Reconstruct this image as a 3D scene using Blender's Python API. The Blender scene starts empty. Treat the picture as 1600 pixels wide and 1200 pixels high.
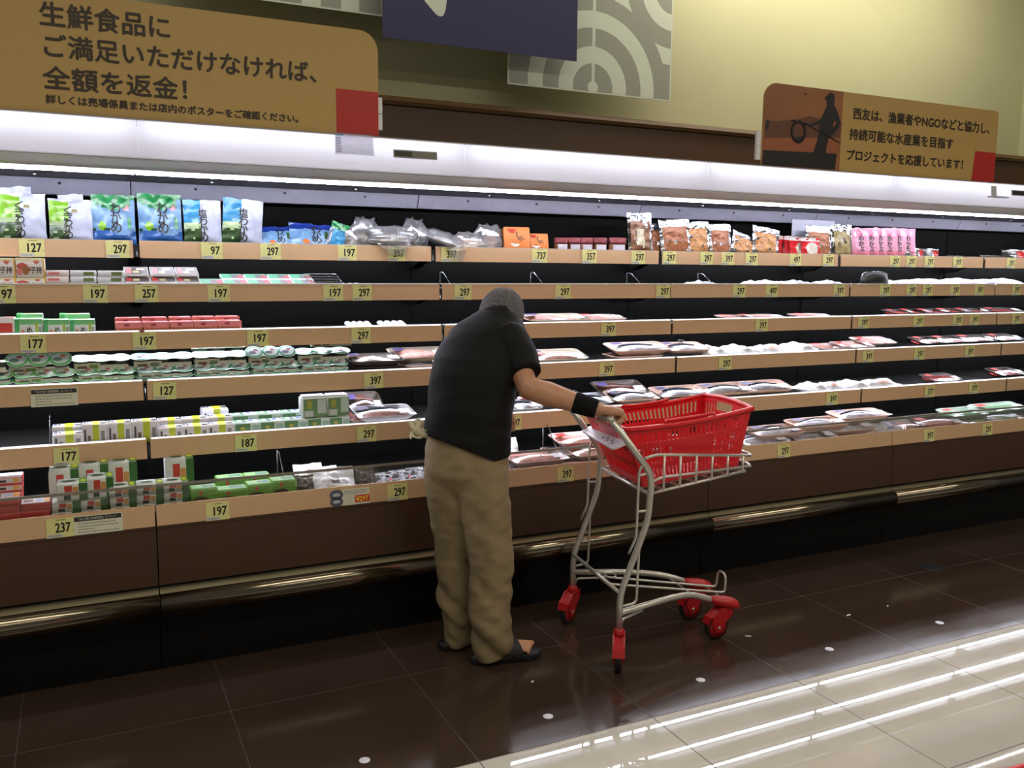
import bpy, bmesh, random
from math import *
from mathutils import Vector, Matrix, noise

random.seed(7)
SC = bpy.context.scene
COL = SC.collection

# ------------------------------------------------------------------ camera
EYE = Vector((0.0, 0.0, 1.5))
FPX = 1386.667
ROWS = ((0.89993057, -0.04874624, 0.43329986),
        (-0.43592417, -0.1228046, 0.89156556),
        (0.00975075, -0.99123299, -0.13176528))      # world axes in (right, down, forward)
RW = Matrix(ROWS)
cam_data = bpy.data.cameras.new('camera')
cam = bpy.data.objects.new('camera', cam_data)
COL.objects.link(cam)
cam_data.sensor_fit = 'HORIZONTAL'
cam_data.sensor_width = 36.0
cam_data.lens = FPX / 1600.0 * 36.0
cam_data.clip_start = 0.05
cam_m = Matrix.Identity(4)
for i in range(3):
    cam_m[i][0] = ROWS[i][0]
    cam_m[i][1] = -ROWS[i][1]
    cam_m[i][2] = -ROWS[i][2]
    cam_m[i][3] = EYE[i]
cam.matrix_world = cam_m
SC.camera = cam

# ------------------------------------------------------------------ world, lights, exposure
SC.view_settings.view_transform = 'Standard'
SC.view_settings.look = 'None'
SC.view_settings.gamma = 1.0
SC.view_settings.exposure = 0.0
SC.view_settings.use_curve_mapping = False
world = bpy.data.worlds.new('store_ambient')
world.use_nodes = True
SC.world = world
bg = world.node_tree.nodes['Background']
bg.inputs[0].default_value = (1.0, 0.95, 0.84, 1)
bg.inputs[1].default_value = 0.10


def area(name, loc, aim, sx, sy, power, col):
    d = bpy.data.lights.new(name, 'AREA')
    d.shape = 'RECTANGLE'
    d.size = sx
    d.size_y = sy
    d.energy = power
    d.color = col
    o = bpy.data.objects.new(name, d)
    COL.objects.link(o)
    o.location = loc
    o.rotation_euler = (Vector(aim) - Vector(loc)).to_track_quat('-Z', 'Y').to_euler()
    return o


WARM = (1.0, 0.93, 0.78)
area('aisle_lamp', (2.0, 0.6, 3.55), (2.0, 0.6, 0), 9.0, 0.25, 95, WARM)
area('aisle_lamp', (2.0, -2.2, 3.55), (2.0, -2.2, 0), 9.0, 0.25, 70, WARM)
area('wall_lamp', (4.3, 3.75, 3.56), (4.4, 4.4, 2.6), 2.6, 0.12, 28, (1.0, 0.95, 0.76))
area('wall_lamp', (1.2, 3.55, 3.56), (1.2, 4.4, 2.2), 4.0, 0.12, 11, (1.0, 0.95, 0.78))
TUBE_POWER = 54.0
CANOPY_POWER = 120.0
LIPGLOW_POWER = 2.0
SIGNBOX_POWER = 13.0


# ------------------------------------------------------------------ pixel helpers (read positions off the photograph)
def pray(px, py):
    return RW @ Vector(((px - 800) / FPX, (py - 600) / FPX, 1.0))


def at_y(px, py, y):
    r = pray(px, py)
    return EYE + r * (y / r.y)


def to_px(p):
    q = RW.transposed() @ (Vector(p) - EYE)
    return 800 + FPX * q.x / q.z, 600 + FPX * q.y / q.z


def x_at(px, y, z):
    lo, hi = -3.0, 12.0
    for _ in range(40):
        m = (lo + hi) / 2
        if to_px((m, y, z))[0] < px:
            lo = m
        else:
            hi = m
    return lo


def z_at(py, x, y):
    lo, hi = -1.0, 4.0
    for _ in range(40):
        m = (lo + hi) / 2
        if to_px((x, y, m))[1] > py:
            lo = m
        else:
            hi = m
    return lo


# ------------------------------------------------------------------ materials
def srgb(c):
    def f(v):
        v /= 255.0
        return v / 12.92 if v <= 0.04045 else ((v + 0.055) / 1.055) ** 2.4
    return (f(c[0]), f(c[1]), f(c[2]), 1)


MATS = {}


def mat(name, rgb, rough=0.5, metal=0.0, var=0.06, scale=30.0, bump=0.0, bscale=60.0, spec=0.5, coat=0.0):
    if name in MATS:
        return MATS[name]
    m = bpy.data.materials.new(name)
    m.use_nodes = True
    nt = m.node_tree
    p = nt.nodes['Principled BSDF']
    p.inputs['Roughness'].default_value = rough
    p.inputs['Metallic'].default_value = metal
    p.inputs['Specular IOR Level'].default_value = spec
    p.inputs['Coat Weight'].default_value = coat
    p.inputs['Coat Roughness'].default_value = 0.08
    tc = nt.nodes.new('ShaderNodeTexCoord')
    if var > 0:
        n = nt.nodes.new('ShaderNodeTexNoise')
        n.inputs['Scale'].default_value = scale
        n.inputs['Detail'].default_value = 3
        nt.links.new(tc.outputs['Object'], n.inputs['Vector'])
        r = nt.nodes.new('ShaderNodeValToRGB')
        c = srgb(rgb)
        r.color_ramp.elements[0].position = 0.3
        r.color_ramp.elements[1].position = 0.7
        r.color_ramp.elements[0].color = (c[0] * (1 - var), c[1] * (1 - var), c[2] * (1 - var), 1)
        r.color_ramp.elements[1].color = (min(1, c[0] * (1 + var)), min(1, c[1] * (1 + var)), min(1, c[2] * (1 + var)), 1)
        nt.links.new(n.outputs['Fac'], r.inputs['Fac'])
        nt.links.new(r.outputs['Color'], p.inputs['Base Color'])
    else:
        p.inputs['Base Color'].default_value = srgb(rgb)
    if bump > 0:
        nb = nt.nodes.new('ShaderNodeTexNoise')
        nb.inputs['Scale'].default_value = bscale
        nb.inputs['Detail'].default_value = 4
        nt.links.new(tc.outputs['Object'], nb.inputs['Vector'])
        b = nt.nodes.new('ShaderNodeBump')
        b.inputs['Strength'].default_value = bump
        b.inputs['Distance'].default_value = 0.01
        nt.links.new(nb.outputs['Fac'], b.inputs['Height'])
        nt.links.new(b.outputs['Normal'], p.inputs['Normal'])
    MATS[name] = m
    return m


def clear_mat(name, tint=(1, 1, 1), gloss=0.12, rough=0.08, haze=0.0, bump=0.0):
    if name in MATS:
        return MATS[name]
    m = bpy.data.materials.new(name)
    m.use_nodes = True
    nt = m.node_tree
    nt.nodes.clear()
    out = nt.nodes.new('ShaderNodeOutputMaterial')
    tr = nt.nodes.new('ShaderNodeBsdfTransparent')
    tr.inputs[0].default_value = (tint[0], tint[1], tint[2], 1)
    gl = nt.nodes.new('ShaderNodeBsdfGlossy')
    gl.inputs['Roughness'].default_value = rough
    lw = nt.nodes.new('ShaderNodeLayerWeight')
    lw.inputs['Blend'].default_value = 0.25
    mm = nt.nodes.new('ShaderNodeMath')
    mm.operation = 'MULTIPLY_ADD'
    mm.inputs[1].default_value = 0.6
    mm.inputs[2].default_value = gloss
    mx = nt.nodes.new('ShaderNodeMixShader')
    nt.links.new(lw.outputs['Fresnel'], mm.inputs[0])
    nt.links.new(mm.outputs[0], mx.inputs[0])
    nt.links.new(tr.outputs[0], mx.inputs[1])
    nt.links.new(gl.outputs[0], mx.inputs[2])
    last = mx
    if haze > 0:
        df = nt.nodes.new('ShaderNodeBsdfDiffuse')
        df.inputs[0].default_value = (0.85, 0.86, 0.9, 1)
        m2 = nt.nodes.new('ShaderNodeMixShader')
        m2.inputs[0].default_value = haze
        nt.links.new(mx.outputs[0], m2.inputs[1])
        nt.links.new(df.outputs[0], m2.inputs[2])
        last = m2
    if bump > 0:
        tc = nt.nodes.new('ShaderNodeTexCoord')
        nb = nt.nodes.new('ShaderNodeTexNoise')
        nb.inputs['Scale'].default_value = 40
        nt.links.new(tc.outputs['Object'], nb.inputs['Vector'])
        b = nt.nodes.new('ShaderNodeBump')
        b.inputs['Strength'].default_value = bump
        nt.links.new(nb.outputs['Fac'], b.inputs['Height'])
        nt.links.new(b.outputs['Normal'], gl.inputs['Normal'])
    nt.links.new(last.outputs[0], out.inputs[0])
    MATS[name] = m
    return m


def emit_mat(name, col, strength):
    if name in MATS:
        return MATS[name]
    m = bpy.data.materials.new(name)
    m.use_nodes = True
    nt = m.node_tree
    nt.nodes.clear()
    out = nt.nodes.new('ShaderNodeOutputMaterial')
    e = nt.nodes.new('ShaderNodeEmission')
    e.inputs[0].default_value = (col[0], col[1], col[2], 1)
    e.inputs[1].default_value = strength
    nt.links.new(e.outputs[0], out.inputs[0])
    MATS[name] = m
    return m


def paint(rgb, rough=0.45):
    return mat('print_%d_%d_%d_%d' % (*rgb, int(rough * 100)), rgb, rough, var=0.03)


def gloss_paint(rgb):
    return mat('glossprint_%d_%d_%d' % tuple(rgb), rgb, 0.22, var=0.04, bump=0.15, bscale=70)


# ------------------------------------------------------------------ mesh builder
_TEXT = {}


def text_mesh(s, res=2):
    if (s, res) in _TEXT:
        return _TEXT[(s, res)]
    c = bpy.data.curves.new('lettering', 'FONT')
    c.body = s
    c.resolution_u = res
    o = bpy.data.objects.new('lettering', c)
    COL.objects.link(o)
    dg = bpy.context.evaluated_depsgraph_get()
    dg.update()
    m = o.evaluated_get(dg).to_mesh()
    vs = [(v.co.x, v.co.y) for v in m.vertices]
    fs = [tuple(p.vertices) for p in m.polygons]
    o.evaluated_get(dg).to_mesh_clear()
    bpy.data.objects.remove(o)
    bpy.data.curves.remove(c)
    _TEXT[(s, res)] = (vs, fs)
    return vs, fs


class MB:
    def __init__(self):
        self.v, self.f, self.mi, self.sm, self.mats = [], [], [], [], []
        self.M = Matrix.Identity(4)

    def slot(self, m):
        if m not in self.mats:
            self.mats.append(m)
        return self.mats.index(m)

    def add(self, vs, fs, m, smooth=False):
        k = len(self.v)
        i = self.slot(m)
        for p in vs:
            self.v.append(self.M @ Vector(p))
        for f in fs:
            self.f.append(tuple(a + k for a in f))
            self.mi.append(i)
            self.sm.append(smooth)

    def box(self, x0, x1, y0, y1, z0, z1, m):
        vs = [(x0, y0, z0), (x1, y0, z0), (x1, y1, z0), (x0, y1, z0), (x0, y0, z1), (x1, y0, z1), (x1, y1, z1), (x0, y1, z1)]
        self.add(vs, [(0, 3, 2, 1), (4, 5, 6, 7), (0, 1, 5, 4), (1, 2, 6, 5), (2, 3, 7, 6), (3, 0, 4, 7)], m)

    def rbox(self, w, d, h, r, m, seg=2, c=(0, 0, 0)):
        bm = bmesh.new()
        bmesh.ops.create_cube(bm, size=1.0)
        for v in bm.verts:
            v.co = Vector((v.co.x * w + c[0], (v.co.y + 0.5) * d + c[1], (v.co.z + 0.5) * h + c[2]))
        bmesh.ops.bevel(bm, geom=bm.edges[:], offset=r, segments=seg, profile=0.5, affect='EDGES')
        bm.verts.index_update()
        self.add([v.co[:] for v in bm.verts], [tuple(v.index for v in f.verts) for f in bm.faces], m, True)
        bm.free()

    def prism(self, prof, x0, x1, m, closed=True, smooth=False):
        n = len(prof)
        vs = [(x0, y, z) for y, z in prof] + [(x1, y, z) for y, z in prof]
        fs = [(i, (i + 1) % n, n + (i + 1) % n, n + i) for i in range(n if closed else n - 1)]
        if closed:
            fs += [tuple(range(n))[::-1], tuple(range(n, 2 * n))]
        self.add(vs, fs, m, smooth)

    def quad(self, a, b, c, d, m):
        self.add([a, b, c, d], [(0, 1, 2, 3)], m)

    def poly(self, pts, m):
        self.add(pts, [tuple(range(len(pts)))], m)

    def loft(self, rings, m, cap=True, smooth=True, close=False):
        n = len(rings[0])
        vs = [p for r in rings for p in r]
        fs = []
        R = len(rings)
        for j in range(R - (0 if close else 1)):
            for i in range(n):
                a, b = j * n + i, j * n + (i + 1) % n
                k = ((j + 1) % R) * n
                fs.append((a, b, k + (i + 1) % n, k + i))
        if cap and not close:
            fs.append(tuple(range(n))[::-1])
            fs.append(tuple((R - 1) * n + i for i in range(n)))
        self.add(vs, fs, m, smooth)

    def tube(self, pts, r, m, n=8, closed=False, ends=False):
        pts = [Vector(p) for p in pts]
        N = len(pts)
        rs = r if isinstance(r, (list, tuple)) else [r] * N
        if ends:          # rounded ends
            d0 = (pts[0] - pts[1]).normalized()
            d1 = (pts[-1] - pts[-2]).normalized()
            pts = [pts[0] + d0 * rs[0] * 0.92, pts[0] + d0 * rs[0] * 0.6] + pts + [pts[-1] + d1 * rs[-1] * 0.6, pts[-1] + d1 * rs[-1] * 0.92]
            rs = [rs[0] * 0.4, rs[0] * 0.8] + list(rs) + [rs[-1] * 0.8, rs[-1] * 0.4]
            N += 4
        rings = []
        prev = None
        for i in range(N):
            if closed:
                t = (pts[(i + 1) % N] - pts[i - 1]).normalized()
            elif i == 0:
                t = (pts[1] - pts[0]).normalized()
            elif i == N - 1:
                t = (pts[-1] - pts[-2]).normalized()
            else:
                t = ((pts[i + 1] - pts[i]).normalized() + (pts[i] - pts[i - 1]).normalized()).normalized()
            if prev is None:
                a = Vector((0, 0, 1)) if abs(t.z) < 0.9 else Vector((1, 0, 0))
                u = t.cross(a).normalized()
            else:
                u = (prev - t * prev.dot(t)).normalized()
            prev = u
            w = t.cross(u)
            rings.append([pts[i] + (u * cos(2 * pi * k / n) + w * sin(2 * pi * k / n)) * rs[i] for k in range(n)])
        self.loft(rings, m, cap=True, smooth=True, close=closed)

    def lathe(self, prof, m, n=20, c=(0, 0, 0), smooth=True):
        rings = [[(c[0] + r * cos(2 * pi * k / n), c[1] + r * sin(2 * pi * k / n), c[2] + z) for k in range(n)] for r, z in prof]
        self.loft(rings, m, cap=True, smooth=smooth)

    def ball(self, c, rx, ry, rz, m, n=14, k=9, rot=None):
        rings = []
        c = Vector(c)
        for j in range(1, k):
            a = -pi / 2 + pi * j / k
            ring = []
            for i in range(n):
                p = Vector((rx * cos(a) * cos(2 * pi * i / n), ry * cos(a) * sin(2 * pi * i / n), rz * sin(a)))
                if rot:
                    p = rot @ p
                ring.append(c + p)
            rings.append(ring)
        self.loft(rings, m)

    def text(self, s, origin, ux, uz, width=None, height=None, m=None, bold=0.0, res=2, center=False):
        """lettering with its lower left corner at origin, running along ux and rising along uz"""
        vs, fs = text_mesh(s, res)
        if not vs:
            return
        x0, x1 = min(a for a, b in vs), max(a for a, b in vs)
        y0, y1 = min(b for a, b in vs), max(b for a, b in vs)
        sy = height / (y1 - y0) if height else None
        sx = width / (x1 - x0) if width else sy
        sy = sy or sx
        o, ux, uz = Vector(origin), Vector(ux), Vector(uz)
        off = 0.5 * (x1 - x0) * sx if center else 0
        nrm = ux.cross(uz).normalized()
        shifts = [(0, 0)] if not bold else [(-bold, 0), (bold, 0), (0, bold), (0, -bold)]
        for q, (dx, dy) in enumerate(shifts):
            pts = [o + ux * ((a - x0) * sx - off + dx) + uz * ((b - y0) * sy + dy) + nrm * (q * 0.0001) for a, b in vs]
            self.add(pts, fs, m)

    def mesh(self, name):
        me = bpy.data.meshes.new(name)
        me.from_pydata([tuple(p) for p in self.v], [], self.f)
        for m in self.mats:
            me.materials.append(m)
        me.polygons.foreach_set('material_index', self.mi)
        me.polygons.foreach_set('use_smooth', self.sm)
        me.update()
        return me

    def build(self, name, parent=None, kind=None):
        o = bpy.data.objects.new(name, self.mesh(name))
        COL.objects.link(o)
        if parent:
            o.parent = parent
        if kind:
            o['kind'] = kind
        return o


def empty(name, loc=(0, 0, 0), rz=0.0):
    o = bpy.data.objects.new(name, None)
    COL.objects.link(o)
    o.location = loc
    o.rotation_euler = (0, 0, rz)
    o.empty_display_size = 0.05
    return o


def tag(o, label, cat, group=None):
    o['label'] = label
    o['category'] = cat
    if group:
        o['group'] = group
    return o


def remesh(o, voxel, smooth=4, fac=0.5):
    """fuse the pieces of one body or garment into a single continuous surface"""
    md = o.modifiers.new('fuse', 'REMESH')
    md.mode = 'VOXEL'
    md.voxel_size = voxel
    md.use_smooth_shade = True
    ms = o.modifiers.new('smooth', 'SMOOTH')
    ms.factor = fac
    ms.iterations = smooth
    dg = bpy.context.evaluated_depsgraph_get()
    dg.update()
    me = bpy.data.meshes.new_from_object(o.evaluated_get(dg))
    o.modifiers.clear()
    old = o.data
    mats = [m for m in old.materials]
    o.data = me
    me.name = old.name
    if not len(me.materials):
        for m in mats:
            me.materials.append(m)
    me.polygons.foreach_set('use_smooth', [True] * len(me.polygons))
    bpy.data.meshes.remove(old)
    return o


# ------------------------------------------------------------------ shared materials
M_TAN = mat('tan_price_rail', (216, 178, 140), 0.38, var=0.02)
M_WHITE = mat('white_enamel', (232, 232, 236), 0.4, var=0.02)
M_BLACK = mat('black_case_liner', (16, 17, 16), 0.42, var=0.08, scale=4)
M_DARK = mat('dark_shelf_steel', (38, 38, 37), 0.4, var=0.06)
M_BACK = mat('dark_back_panel', (10, 10, 9), 0.55, var=0.08, scale=3, spec=0.06)
M_DUCT = mat('grey_duct_panel', (158, 158, 174), 0.35, var=0.04)
M_BROWN = mat('brown_front_panel', (72, 46, 30), 0.4, var=0.05, scale=6)
M_STEEL = mat('polished_bumper', (150, 140, 122), 0.16, 1.0, var=0.1, scale=5, bump=0.04, bscale=8)
M_KICK = mat('gloss_black_kick', (14, 15, 14), 0.12, var=0.1, bump=0.03, bscale=5)
M_BEIGE = mat('beige_canopy_soffit', (164, 154, 134), 0.45, var=0.02)
M_CHROME = mat('cart_chrome', (200, 197, 188), 0.30, 0.6, var=0.06)
M_LED = emit_mat('cool_shelf_tube', (0.87, 0.88, 1.0), TUBE_POWER)
M_LIPGLOW = emit_mat('cool_lip_glow', (0.95, 0.92, 1.0), LIPGLOW_POWER)
M_LEDC = emit_mat('cool_canopy_tube', (0.87, 0.88, 1.0), CANOPY_POWER)
M_LEDS = emit_mat('cool_lightbox_tube', (0.87, 0.88, 1.0), SIGNBOX_POWER)
M_FILM = clear_mat('cling_film', gloss=0.10, rough=0.12, bump=0.25)
M_ACRYL = clear_mat('clear_acrylic', gloss=0.03, rough=0.03)
M_BAG = clear_mat('clear_bag_film', (0.93, 0.94, 0.97), gloss=0.24, rough=0.16, haze=0.17, bump=0.5)
M_INK = mat('black_ink', (22, 20, 18), 0.5, var=0)
M_CARD = mat('yellow_price_card', (226, 222, 150), 0.55, var=0.02)
M_SILVER = mat('silver_foil', (205, 205, 212), 0.2, 1.0, var=0.05, bump=0.7, bscale=45)

# ------------------------------------------------------------------ room shell
TILE = 0.6365


def floor_mat(name, rgb, rough, grout, seed):
    m = bpy.data.materials.new(name)
    m.use_nodes = True
    nt = m.node_tree
    p = nt.nodes['Principled BSDF']
    tc = nt.nodes.new('ShaderNodeTexCoord')
    sep = nt.nodes.new('ShaderNodeSeparateXYZ')
    nt.links.new(tc.outputs['Object'], sep.inputs[0])
    masks = []
    for axis, off in (('X', 0.391), ('Y', 2.317)):
        a = nt.nodes.new('ShaderNodeMath'); a.operation = 'SUBTRACT'; a.inputs[1].default_value = off
        nt.links.new(sep.outputs[axis], a.inputs[0])
        b = nt.nodes.new('ShaderNodeMath'); b.operation = 'DIVIDE'; b.inputs[1].default_value = TILE
        nt.links.new(a.outputs[0], b.inputs[0])
        c = nt.nodes.new('ShaderNodeMath'); c.operation = 'PINGPONG'; c.inputs[1].default_value = 0.5
        nt.links.new(b.outputs[0], c.inputs[0])
        d = nt.nodes.new('ShaderNodeMath'); d.operation = 'LESS_THAN'; d.inputs[1].default_value = 0.0022 / TILE
        nt.links.new(c.outputs[0], d.inputs[0])
        masks.append(d)
    mx = nt.nodes.new('ShaderNodeMath'); mx.operation = 'MAXIMUM'
    nt.links.new(masks[0].outputs[0], mx.inputs[0])
    nt.links.new(masks[1].outputs[0], mx.inputs[1])
    n = nt.nodes.new('ShaderNodeTexNoise')
    n.inputs['Scale'].default_value = 2.2
    n.inputs['Detail'].default_value = 6
    nt.links.new(tc.outputs['Object'], n.inputs['Vector'])
    r = nt.nodes.new('ShaderNodeValToRGB')
    c = srgb(rgb)
    r.color_ramp.elements[0].position = 0.3
    r.color_ramp.elements[1].position = 0.7
    r.color_ramp.elements[0].color = (c[0] * .88, c[1] * .88, c[2] * .88, 1)
    r.color_ramp.elements[1].color = (c[0] * 1.12, c[1] * 1.12, c[2] * 1.12, 1)
    nt.links.new(n.outputs['Fac'], r.inputs['Fac'])
    cm = nt.nodes.new('ShaderNodeMixRGB')
    cm.inputs[2].default_value = srgb(grout)
    nt.links.new(mx.outputs[0], cm.inputs[0])
    nt.links.new(r.outputs[0], cm.inputs[1])
    nt.links.new(cm.outputs[0], p.inputs['Base Color'])
    ns = nt.nodes.new('ShaderNodeTexNoise')          # streaky polish left by mopping along the aisle
    mp = nt.nodes.new('ShaderNodeMapping')
    mp.inputs['Scale'].default_value = (0.8, 7.0, 1)
    nt.links.new(tc.outputs['Object'], mp.inputs[0])
    nt.links.new(mp.outputs[0], ns.inputs['Vector'])
    ns.inputs['Scale'].default_value = 2.0
    ns.inputs['Detail'].default_value = 5
    mr = nt.nodes.new('ShaderNodeMapRange')
    mr.inputs['From Min'].default_value = 0.3
    mr.inputs['From Max'].default_value = 0.75
    mr.inputs['To Min'].default_value = rough
    mr.inputs['To Max'].default_value = rough * 1.9
    nt.links.new(ns.outputs['Fac'], mr.inputs[0])
    ad = nt.nodes.new('ShaderNodeMath'); ad.operation = 'MULTIPLY_ADD'; ad.inputs[1].default_value = 0.4
    nt.links.new(mx.outputs[0], ad.inputs[0])
    nt.links.new(mr.outputs[0], ad.inputs[2])
    nt.links.new(ad.outputs[0], p.inputs['Roughness'])
    bp = nt.nodes.new('ShaderNodeBump')
    bp.inputs['Strength'].default_value = 0.3
    bp.inputs['Distance'].default_value = 0.002
    bp.invert = True
    nt.links.new(mx.outputs[0], bp.inputs['Height'])
    nt.links.new(bp.outputs[0], p.inputs['Normal'])
    p.inputs['Specular IOR Level'].default_value = 0.5
    return m


M_FLOOR_D = floor_mat('dark_brown_tile', (58, 44, 36), 0.085, (66, 53, 45), 1)
M_FLOOR_C = floor_mat('cream_tile', (196, 192, 182), 0.012, (92, 84, 70), 2)
b = MB()
b.quad((-4, -5, 0), (9, -5, 0), (9, 2.317, 0), (-4, 2.317, 0), M_FLOOR_C)
b.quad((-4, 2.317, 0), (9, 2.317, 0), (9, 4.6, 0), (-4, 4.6, 0), M_FLOOR_D)
b.build('floor', kind='structure')
WALLC = mat('yellow_green_wall', (186, 183, 148), 0.7, var=0.02, scale=3)
b = MB()
b.box(-4, 9, 4.42, 4.6, 0, 3.6, WALLC)
b.build('wall_back', kind='structure')
b = MB()
b.box(6.28, 9, 4.0, 4.42, 2.02, 3.6, WALLC)
b.build('wall_right', kind='structure')
b = MB()
b.box(-4, 9, -5, 4.6, 3.6, 3.7, mat('ceiling_board', (214, 208, 188), 0.8, var=0.03))
b.build('ceiling', kind='structure')
b = MB()
b.box(-4, 9, 4.25, 4.419, 1.9, 2.268, mat('brown_band', (78, 52, 34), 0.5, var=0.04, scale=5))
b.build('trim_1', kind='structure')
b = MB()
b.prism([(4.235, 2.268), (4.225, 2.285), (4.235, 2.308), (4.419, 2.308), (4.419, 2.268)], -4, 9, mat('brown_band_cap', (104, 76, 46), 0.45, var=0.03, scale=5))
b.build('trim_2', kind='structure')

# ------------------------------------------------------------------ the refrigerated display case, unit by unit
LIP = {1: 3.80, 2: 3.71, 3: 3.683, 4: 3.637, 5: 3.583, 6: 3.36}
TOP = {1: 1.582, 2: 1.416, 3: 1.236, 4: 1.051, 5: 0.834, 6: 0.632}
BOT = {1: 1.517, 2: 1.348, 3: 1.167, 4: 0.977, 5: 0.759, 6: 0.557}
SURF = {k: TOP[k] - 0.016 for k in TOP}
SURF[6] = 0.585
SURF[1] = TOP[1] - 0.012
UNIT = 1.239
UX0 = 0.2075
BACK = 4.08


def lightbox_mat():
    m = bpy.data.materials.new('white_lightbox_acrylic')
    m.use_nodes = True
    nt = m.node_tree
    nt.nodes.clear()
    out = nt.nodes.new('ShaderNodeOutputMaterial')
    d = nt.nodes.new('ShaderNodeBsdfDiffuse')
    d.inputs[0].default_value = (0.72, 0.71, 0.76, 1)
    t = nt.nodes.new('ShaderNodeBsdfTranslucent')
    n = nt.nodes.new('ShaderNodeTexNoise')
    n.inputs['Scale'].default_value = 3
    r = nt.nodes.new('ShaderNodeValToRGB')
    r.color_ramp.elements[0].color = (0.66, 0.65, 0.70, 1)
    r.color_ramp.elements[1].color = (0.72, 0.71, 0.76, 1)
    tc = nt.nodes.new('ShaderNodeTexCoord')
    nt.links.new(tc.outputs['Object'], n.inputs['Vector'])
    nt.links.new(n.outputs['Fac'], r.inputs[0])
    nt.links.new(r.outputs[0], t.inputs[0])
    mx = nt.nodes.new('ShaderNodeMixShader')
    mx.inputs[0].default_value = 0.55
    nt.links.new(d.outputs[0], mx.inputs[1])
    nt.links.new(t.outputs[0], mx.inputs[2])
    nt.links.new(mx.outputs[0], out.inputs[0])
    return m


M_LBOX = lightbox_mat()


def tube_mesh(mb, y, z, x0, x1, r, m):
    mb.tube([(x0, y, z), (x1, y, z)], r, m, n=10)


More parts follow.
